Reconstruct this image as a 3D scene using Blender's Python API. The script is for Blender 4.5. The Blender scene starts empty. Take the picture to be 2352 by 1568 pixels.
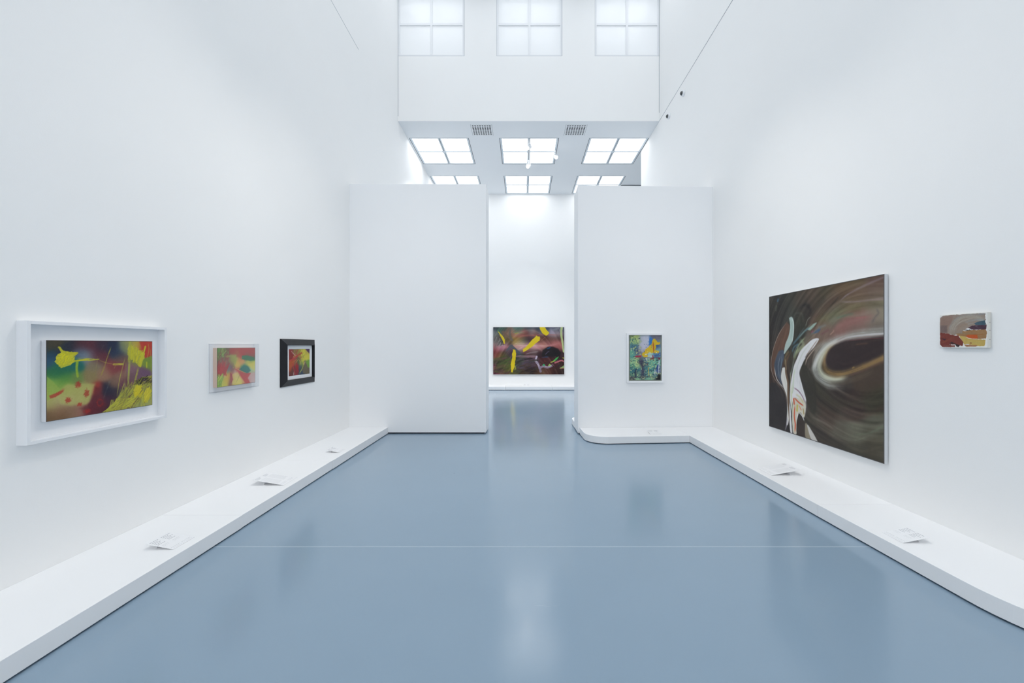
import bpy, bmesh, math, random
import numpy as np
from mathutils import Vector, Matrix, Euler

# ---------------------------------------------------------------- camera, world, lights, exposure
scene = bpy.context.scene
EYE = 1.70
F = 940.0                                   # focal length in pixels of a 2352 px wide frame
cd = bpy.data.cameras.new('camera')
cam = bpy.data.objects.new('camera', cd); scene.collection.objects.link(cam)
cam.location = (0, 0, EYE); cam.rotation_euler = (math.radians(90), 0, 0)
cd.sensor_fit = 'HORIZONTAL'; cd.sensor_width = 36.0; cd.lens = 36.0 * F / 2352
cd.shift_x = -26.0 / 2352; cd.shift_y = 9.0 / 2352
cd.clip_start = .05; cd.clip_end = 100
scene.camera = cam

SKYLIGHT_NEAR, SKYLIGHT_FAR = 2.6, 4.0     # strength of the lit glass
SKY_COLOUR = (.955, .966, .975)
EXPOSURE = -.43
vs = scene.view_settings
vs.view_transform = 'Standard'; vs.look = 'None'; vs.gamma = 1; vs.use_curve_mapping = False
vs.exposure = EXPOSURE
cy = scene.cycles                          # a white room lives on light bounced many times
cy.max_bounces = 14; cy.diffuse_bounces = 10; cy.glossy_bounces = 4; cy.transparent_max_bounces = 8
w = bpy.data.worlds.new('world'); scene.world = w; w.use_nodes = True
w.node_tree.nodes['Background'].inputs[0].default_value = (.75, .82, .9, 1)
w.node_tree.nodes['Background'].inputs[1].default_value = .3


def spot(name, loc, target, power, size=74, blend=1.0, radius=.05, colour=(1, .94, .87)):
    ld = bpy.data.lights.new(name, 'SPOT'); ld.energy = power; ld.color = colour
    ld.spot_size = math.radians(size); ld.spot_blend = blend; ld.shadow_soft_size = radius
    o = bpy.data.objects.new(name, ld); scene.collection.objects.link(o)
    o.location = loc; o.rotation_euler = (Vector(target) - Vector(loc)).to_track_quat('-Z', 'Y').to_euler()
    return o


SPOT_W = 215
for loc, target, k in [((-.2, 4.8, 6.9), (-3.3, 3.0, .2), 1), ((.4, 6.2, 6.9), (-3.3, 5.3, .2), 1),
                       ((.4, 6.2, 6.9), (3.6, 5.2, .2), .9), ((-.2, 4.6, 6.9), (3.6, 3.0, .2), 1),
                       ((2.0, 4.0, 6.9), (2.3, 7.7, .5), .7), ((-1.6, 4.0, 6.9), (-2.0, 7.7, .8), .6)]:
    spot('gallery_spot', loc, target, SPOT_W * k)
for loc, target, k, sz, c in [((.2, 11.9, 7.4), (.2, 16.3, .9), 360, 56, (1, .96, .92)), ((-2.4, 12.4, 7.4), (-2.2, 12.6, 0), 620, 110, (1, .98, .97)),
                              ((2.5, 12.4, 7.4), (2.4, 12.6, 0), 620, 110, (1, .98, .97))]:
    spot('far_bay_fill', loc, target, k, size=sz, colour=c)  # unseen fill lamps added to lift the far bay's wall, floor and ceiling

# ---------------------------------------------------------------- materials


def material(name, colour, rough=.6, spec=.4, metal=0., bump=0., bump_scale=60., mottle=0., mottle_scale=1.2):
    m = bpy.data.materials.new(name); m.use_nodes = True
    nt = m.node_tree; b = nt.nodes['Principled BSDF']
    b.inputs['Base Color'].default_value = (*colour, 1); b.inputs['Roughness'].default_value = rough
    b.inputs['Specular IOR Level'].default_value = spec; b.inputs['Metallic'].default_value = metal
    if bump or mottle:
        tc = nt.nodes.new('ShaderNodeTexCoord')
    if bump:
        n = nt.nodes.new('ShaderNodeTexNoise'); n.inputs['Scale'].default_value = bump_scale; n.inputs['Detail'].default_value = 4
        bp = nt.nodes.new('ShaderNodeBump'); bp.inputs['Strength'].default_value = bump; bp.inputs['Distance'].default_value = .002
        nt.links.new(tc.outputs['Object'], n.inputs['Vector']); nt.links.new(n.outputs['Fac'], bp.inputs['Height'])
        nt.links.new(bp.outputs['Normal'], b.inputs['Normal'])
    if mottle:
        n2 = nt.nodes.new('ShaderNodeTexNoise'); n2.inputs['Scale'].default_value = mottle_scale; n2.inputs['Detail'].default_value = 5
        mx = nt.nodes.new('ShaderNodeMix'); mx.data_type = 'RGBA'
        mx.inputs[6].default_value = (*[c * (1 - mottle) for c in colour], 1); mx.inputs[7].default_value = (*[min(1, c * (1 + mottle)) for c in colour], 1)
        nt.links.new(tc.outputs['Object'], n2.inputs['Vector']); nt.links.new(n2.outputs['Fac'], mx.inputs[0])
        nt.links.new(mx.outputs[2], b.inputs['Base Color'])
    return m


def emitter(name, colour, strength):
    m = bpy.data.materials.new(name); m.use_nodes = True; nt = m.node_tree
    b = nt.nodes['Principled BSDF']; b.inputs['Base Color'].default_value = (.8, .8, .8, 1)
    b.inputs['Emission Color'].default_value = (*colour, 1); b.inputs['Emission Strength'].default_value = strength
    return m


WALL = material('white_wall_paint', (.885, .886, .883), .85, .12, bump=.15, bump_scale=160, mottle=.008)
PARTITION = material('partition_paint', (.865, .873, .885), .85, .12, bump=.15, bump_scale=160, mottle=.008)
CEIL = material('ceiling_paint', (.84, .86, .88), .9, .1)
PLINTH = material('plinth_lacquer', (.87, .875, .885), .5, .3, mottle=.006)
SEAM = material('seam_shadow_grey', (.46, .49, .52), .8, .1)
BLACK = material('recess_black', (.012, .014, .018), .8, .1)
FRAME_W = material('white_lacquered_wood', (.83, .84, .86), .45, .4)
MAT_W = material('white_mount_board', (.84, .85, .87), .9, .1)
FRAME_K = material('black_stained_wood', (.012, .012, .015), .45, .3, bump=.3, bump_scale=40)
WOOD = material('pale_pine', (.72, .52, .40), .7, .2, mottle=.08, mottle_scale=14)
RAW = material('raw_primed_canvas', (.70, .69, .64), .9, .1, bump=.5, bump_scale=400, mottle=.05, mottle_scale=30)
EDGE_GREY = material('brushed_metal_edge', (.62, .64, .66), .45, .5, mottle=.04, mottle_scale=60)
DARK_METAL = material('dark_metal_lip', (.09, .09, .09), .5, .4)
DARKEDGE = material('dark_painted_edge', (.10, .085, .08), .8, .2)
PAPER = material('white_card', (.84, .845, .86), .8, .15)
INK = material('grey_print', (.42, .43, .46), .9, .05)
INK_PALE = material('pale_grey_print', (.66, .67, .69), .9, .05)
LAMP_W = material('white_lamp_metal', (.80, .82, .84), .4, .4)
GASKET = material('grey_gasket', (.10, .115, .13), .7, .2)
SKYFRAME = material('skylight_frame_white', (.66, .72, .77), .5, .3)
DOME = material('smoked_dome', (.05, .055, .06), .12, .6)
SKY_N = emitter('lit_glass_near_bay', SKY_COLOUR, SKYLIGHT_NEAR)
SKY_F = emitter('lit_glass_far_bay', SKY_COLOUR, SKYLIGHT_FAR)
REAR_FILL = emitter('rear_fill_glow', SKY_COLOUR, 1.45)  # added glow behind the camera, brightens the partitions
LENS = emitter('lamp_lens', (1, .98, .95), 30)
PANE = material('white_backed_glass', (.93, .94, .95), .2, .5)

ACRYLIC = bpy.data.materials.new('clear_acrylic'); ACRYLIC.use_nodes = True
nt = ACRYLIC.node_tree; nt.nodes.clear()
o_ = nt.nodes.new('ShaderNodeOutputMaterial'); mix = nt.nodes.new('ShaderNodeMixShader')
tr = nt.nodes.new('ShaderNodeBsdfTransparent'); gl = nt.nodes.new('ShaderNodeBsdfGlossy'); lw = nt.nodes.new('ShaderNodeLayerWeight')
pw = nt.nodes.new('ShaderNodeMath'); pw.operation = 'POWER'; pw.inputs[1].default_value = 4.0
ml = nt.nodes.new('ShaderNodeMapRange'); ml.inputs[3].default_value = .04; ml.inputs[4].default_value = .7
tr.inputs[0].default_value = (.98, .985, .99, 1); gl.inputs['Roughness'].default_value = .04; lw.inputs[0].default_value = .5
nt.links.new(lw.outputs['Facing'], pw.inputs[0]); nt.links.new(pw.outputs[0], ml.inputs[0])
nt.links.new(ml.outputs[0], mix.inputs[0]); nt.links.new(tr.outputs[0], mix.inputs[1]); nt.links.new(gl.outputs[0], mix.inputs[2])
nt.links.new(mix.outputs[0], o_.inputs[0])

# floor: poured blue-grey resin, satin gloss, a few scuffs and specks
FLOOR = bpy.data.materials.new('blue_grey_resin_floor'); FLOOR.use_nodes = True
nt = FLOOR.node_tree; b = nt.nodes['Principled BSDF']
b.inputs['Specular IOR Level'].default_value = .40
tc = nt.nodes.new('ShaderNodeTexCoord')
n1 = nt.nodes.new('ShaderNodeTexNoise'); n1.inputs['Scale'].default_value = .8; n1.inputs['Detail'].default_value = 6
cr = nt.nodes.new('ShaderNodeMix'); cr.data_type = 'RGBA'
FLOOR_A, FLOOR_B = (.240, .333, .425, 1), (.262, .357, .452, 1)
cr.inputs[6].default_value = FLOOR_A; cr.inputs[7].default_value = FLOOR_B
nt.links.new(tc.outputs['Object'], n1.inputs['Vector']); nt.links.new(n1.outputs['Fac'], cr.inputs[0])
sp = nt.nodes.new('ShaderNodeTexVoronoi'); sp.inputs['Scale'].default_value = 1.7; sp.inputs['Randomness'].default_value = 1
th = nt.nodes.new('ShaderNodeMath'); th.operation = 'LESS_THAN'; th.inputs[1].default_value = .011
nt.links.new(tc.outputs['Object'], sp.inputs['Vector']); nt.links.new(sp.outputs['Distance'], th.inputs[0])
sc = nt.nodes.new('ShaderNodeMix'); sc.data_type = 'RGBA'; sc.inputs[7].default_value = (.10, .14, .18, 1)
nt.links.new(th.outputs[0], sc.inputs[0]); nt.links.new(cr.outputs[2], sc.inputs[6])
mp = nt.nodes.new('ShaderNodeMapping'); mp.inputs['Scale'].default_value = (1.3, 14, 1); mp.inputs['Rotation'].default_value = (0, 0, .5)
n3 = nt.nodes.new('ShaderNodeTexNoise'); n3.inputs['Scale'].default_value = 1.6; n3.inputs['Detail'].default_value = 3
t3 = nt.nodes.new('ShaderNodeMapRange'); t3.inputs[1].default_value = .745; t3.inputs[2].default_value = .78; t3.inputs[4].default_value = .25
nt.links.new(tc.outputs['Object'], mp.inputs['Vector']); nt.links.new(mp.outputs['Vector'], n3.inputs['Vector']); nt.links.new(n3.outputs['Fac'], t3.inputs[0])
s3 = nt.nodes.new('ShaderNodeMix'); s3.data_type = 'RGBA'; s3.inputs[7].default_value = (.42, .50, .56, 1)
nt.links.new(t3.outputs[0], s3.inputs[0]); nt.links.new(sc.outputs[2], s3.inputs[6]); nt.links.new(s3.outputs[2], b.inputs['Base Color'])
rr = nt.nodes.new('ShaderNodeMapRange'); rr.inputs[3].default_value = .13; rr.inputs[4].default_value = .18
nt.links.new(n1.outputs['Fac'], rr.inputs[0]); nt.links.new(rr.outputs[0], b.inputs['Roughness'])
n4 = nt.nodes.new('ShaderNodeTexNoise'); n4.inputs['Scale'].default_value = 9; n4.inputs['Detail'].default_value = 2
bp = nt.nodes.new('ShaderNodeBump'); bp.inputs['Strength'].default_value = .04; bp.inputs['Distance'].default_value = .002
nt.links.new(tc.outputs['Object'], n4.inputs['Vector']); nt.links.new(n4.outputs['Fac'], bp.inputs['Height']); nt.links.new(bp.outputs['Normal'], b.inputs['Normal'])

PAINT = bpy.data.materials.new('oil_paint'); PAINT.use_nodes = True
nt = PAINT.node_tree; b = nt.nodes['Principled BSDF']
at = nt.nodes.new('ShaderNodeAttribute'); at.attribute_name = 'paint'
b.inputs['Roughness'].default_value = .5; b.inputs['Specular IOR Level'].default_value = .25
nt.links.new(at.outputs['Color'], b.inputs['Base Color'])
tc = nt.nodes.new('ShaderNodeTexCoord'); n5 = nt.nodes.new('ShaderNodeTexNoise'); n5.inputs['Scale'].default_value = 70
bp = nt.nodes.new('ShaderNodeBump'); bp.inputs['Strength'].default_value = .15; bp.inputs['Distance'].default_value = .002
nt.links.new(tc.outputs['Object'], n5.inputs['Vector']); nt.links.new(n5.outputs['Fac'], bp.inputs['Height']); nt.links.new(bp.outputs['Normal'], b.inputs['Normal'])

# ---------------------------------------------------------------- mesh helpers
COL = scene.collection


def box(bm, x0, x1, y0, y1, z0, z1, mi=0):
    v = [bm.verts.new(p) for p in ((x0, y0, z0), (x1, y0, z0), (x1, y1, z0), (x0, y1, z0), (x0, y0, z1), (x1, y0, z1), (x1, y1, z1), (x0, y1, z1))]
    for q in ((0, 3, 2, 1), (4, 5, 6, 7), (0, 1, 5, 4), (1, 2, 6, 5), (2, 3, 7, 6), (3, 0, 4, 7)):
        f = bm.faces.new([v[i] for i in q]); f.material_index = mi


def prism(bm, pts, z0, z1):
    lo = [bm.verts.new((x, y, z0)) for x, y in pts]; hi = [bm.verts.new((x, y, z1)) for x, y in pts]
    bm.faces.new(list(reversed(lo))); bm.faces.new(hi); n = len(pts)
    for i in range(n): bm.faces.new((lo[i], lo[(i + 1) % n], hi[(i + 1) % n], hi[i]))


def cyl(bm, p0, p1, r0, r1=None, n=20):
    r1 = r0 if r1 is None else r1
    p0, p1 = Vector(p0), Vector(p1); ax = (p1 - p0).normalized()
    s = ax.orthogonal().normalized(); t = ax.cross(s)
    a = [bm.verts.new(p0 + (s * math.cos(k * math.tau / n) + t * math.sin(k * math.tau / n)) * r0) for k in range(n)]
    c = [bm.verts.new(p1 + (s * math.cos(k * math.tau / n) + t * math.sin(k * math.tau / n)) * r1) for k in range(n)]
    bm.faces.new(list(reversed(a))); bm.faces.new(c)
    for i in range(n): bm.faces.new((a[i], a[(i + 1) % n], c[(i + 1) % n], c[i]))


def link(name, bm, mats, parent=None, loc=None, bevel=0):
    me = bpy.data.meshes.new(name)
    bmesh.ops.recalc_face_normals(bm, faces=bm.faces)
    bm.to_mesh(me); bm.free()
    o = bpy.data.objects.new(name, me); COL.objects.link(o)
    for m in (mats if isinstance(mats, (list, tuple)) else [mats]): me.materials.append(m)
    if parent: o.parent = parent
    if loc: o.location = loc
    if bevel:
        b = o.modifiers.new('bevel', 'BEVEL'); b.width = bevel; b.segments = 2; b.limit_method = 'ANGLE'
    return o


def struct(name, bm, mats, **k):
    o = link(name, bm, mats, **k); o['kind'] = 'structure'; return o


def thing(name, label, cat, loc=(0, 0, 0), rot=(0, 0, 0), group=None):
    o = bpy.data.objects.new(name, None); COL.objects.link(o); o.location = loc; o.rotation_euler = rot
    o.empty_display_size = .1
    o['label'] = label; o['category'] = cat
    if group: o['group'] = group
    return o


def part_box(name, mats, parent, *dims, bevel=0):
    bm = bmesh.new(); box(bm, *dims); return link(name, bm, mats, parent, bevel=bevel)

# ---------------------------------------------------------------- paint on canvas
# Every painting is laid down stroke by stroke (u across, v down, 0..1) into the
# colour attribute of a fine mesh, so the paint belongs to the canvas itself.
def lattice(x, y, seed):
    r = np.random.RandomState(seed).rand(97, 97)
    xi = np.floor(x).astype(int); yi = np.floor(y).astype(int)
    fx = x - xi; fy = y - yi
    fx = fx * fx * (3 - 2 * fx); fy = fy * fy * (3 - 2 * fy)
    a = r[yi % 97, xi % 97]; b = r[yi % 97, (xi + 1) % 97]
    c = r[(yi + 1) % 97, xi % 97]; d = r[(yi + 1) % 97, (xi + 1) % 97]
    return (a * (1 - fx) + b * fx) * (1 - fy) + (c * (1 - fx) + d * fx) * fy


def fbm(x, y, seed, octaves=3):
    t = 0; a = 1.0; s = 0
    for k in range(octaves):
        t = t + a * lattice(x * 2 ** k + 7.3 * k, y * 2 ** k + 3.1 * k, seed + k); s += a; a *= .5
    return t / s - .5


def seg_distance(X, Y, pts):
    """distance to a polyline, and the way travelled along it"""
    best = np.full(X.shape, 1e9); along = np.zeros(X.shape); run = 0
    for (ax, ay), (bx, by) in zip(pts[:-1], pts[1:]):
        dx, dy = bx - ax, by - ay; L2 = dx * dx + dy * dy + 1e-12
        t = np.clip(((X - ax) * dx + (Y - ay) * dy) / L2, 0, 1)
        d = np.hypot(X - ax - t * dx, Y - ay - t * dy)
        m = d < best; best = np.where(m, d, best); along = np.where(m, run + t * math.sqrt(L2), along)
        run += math.sqrt(L2)
    return best, along, run


def inside(X, Y, pts):
    c = np.zeros(X.shape, bool); n = len(pts)
    for i in range(n):
        ax, ay = pts[i]; bx, by = pts[(i + 1) % n]
        if ay == by: continue
        c ^= ((ay > Y) != (by > Y)) & (X < (bx - ax) * (Y - ay) / (by - ay) + ax)
    return c


def sstep(x): x = np.clip(x, 0, 1); return x * x * (3 - 2 * x)


def smooth_path(pts, n=6):
    if len(pts) < 3: return pts
    out = []; P = [pts[0]] + list(pts) + [pts[-1]]
    for i in range(1, len(P) - 2):
        p0, p1, p2, p3 = P[i - 1:i + 3]
        for k in range(n):
            t = k / n
            out.append(tuple(.5 * (2 * p1[j] + (p2[j] - p0[j]) * t + (2 * p0[j] - 5 * p1[j] + 4 * p2[j] - p3[j]) * t * t
                                   + (3 * p1[j] - p0[j] - 3 * p2[j] + p3[j]) * t ** 3) for j in (0, 1)))
    out.append(pts[-1]); return out


def paint(ops, nu, nv, aspect):
    U, V = np.meshgrid(np.linspace(0, 1, nu), np.linspace(0, 1, nv))
    X, Y = U * aspect, V
    img = np.full((nv, nu, 3), .9)

    def put(mask, col, w=np.s_[:, :]):
        img[w] = img[w] * (1 - mask[..., None]) + (np.asarray(col, float) / (255. if np.ndim(col) == 1 else 1)) * mask[..., None]

    def window(P, pad):
        x0, x1 = min(p[0] for p in P) - pad, max(p[0] for p in P) + pad
        y0, y1 = min(p[1] for p in P) - pad, max(p[1] for p in P) + pad
        j0, j1 = (int(np.clip(q / aspect * (nu - 1) + e, 0, nu)) for q, e in ((x0, 0), (x1, 2)))
        i0, i1 = (int(np.clip(q * (nv - 1) + e, 0, nv)) for q, e in ((y0, 0), (y1, 2)))
        return np.s_[i0:i1, j0:j1]
    seed = 11
    for op in ops:
        seed += 5; k = op[0]
        if k == 'rbf':
            _, sg, warp, pts = op
            wx = X + warp * fbm(X * 4, Y * 4, seed) * 2; wy = Y + warp * fbm(X * 4 + 9, Y * 4, seed + 1) * 2
            num = np.zeros(img.shape); den = np.zeros(X.shape) + 1e-9
            for (u, v, r, g, b) in pts:
                w = np.exp(-(((wx - u * aspect) ** 2 + (wy - v) ** 2) / (sg * sg))) + 1e-7 / ((wx - u * aspect) ** 2 + (wy - v) ** 2 + 1e-3)
                den += w; num += w[..., None] * np.array([r, g, b]) / 255.
            img = num / den[..., None]
        elif k in ('poly', 'blob'):
            _, pts, col, soft, alpha, rough = op
            P = [(u * aspect, v) for u, v in pts]
            if k == 'blob': P = smooth_path(P + [P[0]], 5)[:-1]
            w = window(P, soft + rough)
            x, y = X[w], Y[w]
            if not x.size: continue
            d, _, _ = seg_distance(x, y, P + [P[0]])
            sd = np.where(inside(x, y, P), d, -d) + rough * fbm(x * 22, y * 22, seed)
            m = sstep(sd / soft + .5) * alpha
            c = np.array(col) / 255. + .05 * fbm(x * 9, y * 9, seed + 3)[..., None]
            put(m, np.clip(c, 0, 1) + np.zeros(x.shape + (3,)), w)
        elif k == 'line':
            _, pts, wd, col, soft, alpha, dry = op
            P = smooth_path([(u * aspect, v) for u, v in pts])
            w = window(P, wd + soft)
            x, y = X[w], Y[w]
            if not x.size: continue
            d, s, L = seg_distance(x, y, P)
            w_ = wd * (.85 + .5 * fbm(s * 9, s * 0, seed)) * .5
            m = sstep((w_ - d) / max(soft, 1e-4) + .5) * alpha
            if soft > .3 * wd:                      # soft strokes run out towards their ends
                if 0 < pts[0][0] < .98: m = m * sstep(s / (L * .22) + .15)
                if pts[-1][0] < .98: m = m * sstep((L - s) / (L * .22) + .15)
            if dry > 0:
                st = fbm(s * 6, d * 160 + 5, seed + 2, 2) + .35 * fbm(x * 40, y * 40, seed + 1)
                m = m * np.clip(1 - dry * sstep((st + .12) * 5), 0, 1)
            c = np.array(col) / 255. + .10 * fbm(s * 3, d * 90, seed + 4)[..., None]
            put(m, np.clip(c, 0, 1) + np.zeros(x.shape + (3,)), w)
        elif k == 'scrib':
            _, pts, ang, n, ln, w, cols, alpha = op
            R = np.random.RandomState(seed); P = [(u * aspect, v) for u, v in pts]
            xs = [p[0] for p in P]; ys = [p[1] for p in P]; done = 0; tries = 0
            while done < n and tries < n * 30:
                tries += 1
                x, y = R.uniform(min(xs), max(xs)), R.uniform(min(ys), max(ys))
                if not inside(np.array([x]), np.array([y]), P)[0]: continue
                done += 1
                a = math.radians(ang + R.normal(0, 16)); l = ln * R.uniform(.5, 1.2) / 2
                dx, dy = math.cos(a) * l, -math.sin(a) * l
                i0 = max(0, int((y - abs(dy) - w) * (nv - 1))); i1 = min(nv, int((y + abs(dy) + w) * (nv - 1)) + 2)
                j0 = max(0, int((x - abs(dx) - w) / aspect * (nu - 1))); j1 = min(nu, int((x + abs(dx) + w) / aspect * (nu - 1)) + 2)
                if i1 <= i0 or j1 <= j0: continue
                sx, sy = X[i0:i1, j0:j1], Y[i0:i1, j0:j1]
                d, _, _ = seg_distance(sx, sy, [(x - dx, y - dy), (x + dx, y + dy)])
                ww = w * R.uniform(.6, 1.3) / 2
                m = (sstep((ww - d) / (w * .35) + .5) * alpha)[..., None]
                c = np.array(cols[R.randint(len(cols))]) / 255. * R.uniform(.92, 1.06)
                img[i0:i1, j0:j1] = img[i0:i1, j0:j1] * (1 - m) + np.clip(c, 0, 1) * m
        elif k == 'spot':
            _, u, v, ru, rv, ang, col, hole = op
            a = math.radians(ang); dx = (X - u * aspect); dy = Y - v
            q = np.hypot((dx * math.cos(a) + dy * math.sin(a)) / ru, (-dx * math.sin(a) + dy * math.cos(a)) / rv)
            g = lattice(X * 95, Y * 95, seed)
            m = sstep((1.1 - q) * 1.5 - (g - .45) * .9)
            if hole: m = m * sstep((q - .35) * 4)
            put(m * .85, np.array(col))
        elif k == 'mottle':
            _, u0, v0, u1, v1, sc, th, col, alpha, st = op
            box = sstep(np.minimum(np.minimum(U - u0, u1 - U), np.minimum(V - v0, v1 - V)) / .05 + .5)
            n = fbm(X * sc, Y * sc * st, seed, 3)
            put(sstep((n - th) * 9) * box * alpha, np.array(col))
        elif k == 'rings':
            # brush streaks that run round a loop
            _, u, v, ru, rv, ang, q0, q1, amp, fr = op
            a = math.radians(ang); dx = X - u * aspect; dy = Y - v
            q = np.hypot((dx * math.cos(a) + dy * math.sin(a)) / ru, (-dx * math.sin(a) + dy * math.cos(a)) / rv)
            th = np.arctan2(dy, dx)
            n = fbm(q * fr + fbm(X * 3, Y * 3, seed) * 1.2, th * .9 + 20, seed, 3)
            m = sstep((q - q0) / .15) * sstep((q1 - q) / .3)
            tint = np.stack([n, n * .96, n * .85], -1)
            img = np.clip(img + amp * tint * m[..., None], 0, 1)
        elif k == 'tooth':
            n = fbm(X * 60, Y * 60, seed, 2)
            img = np.clip(img + op[1] * n[..., None], 0, 1)
    return img
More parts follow.
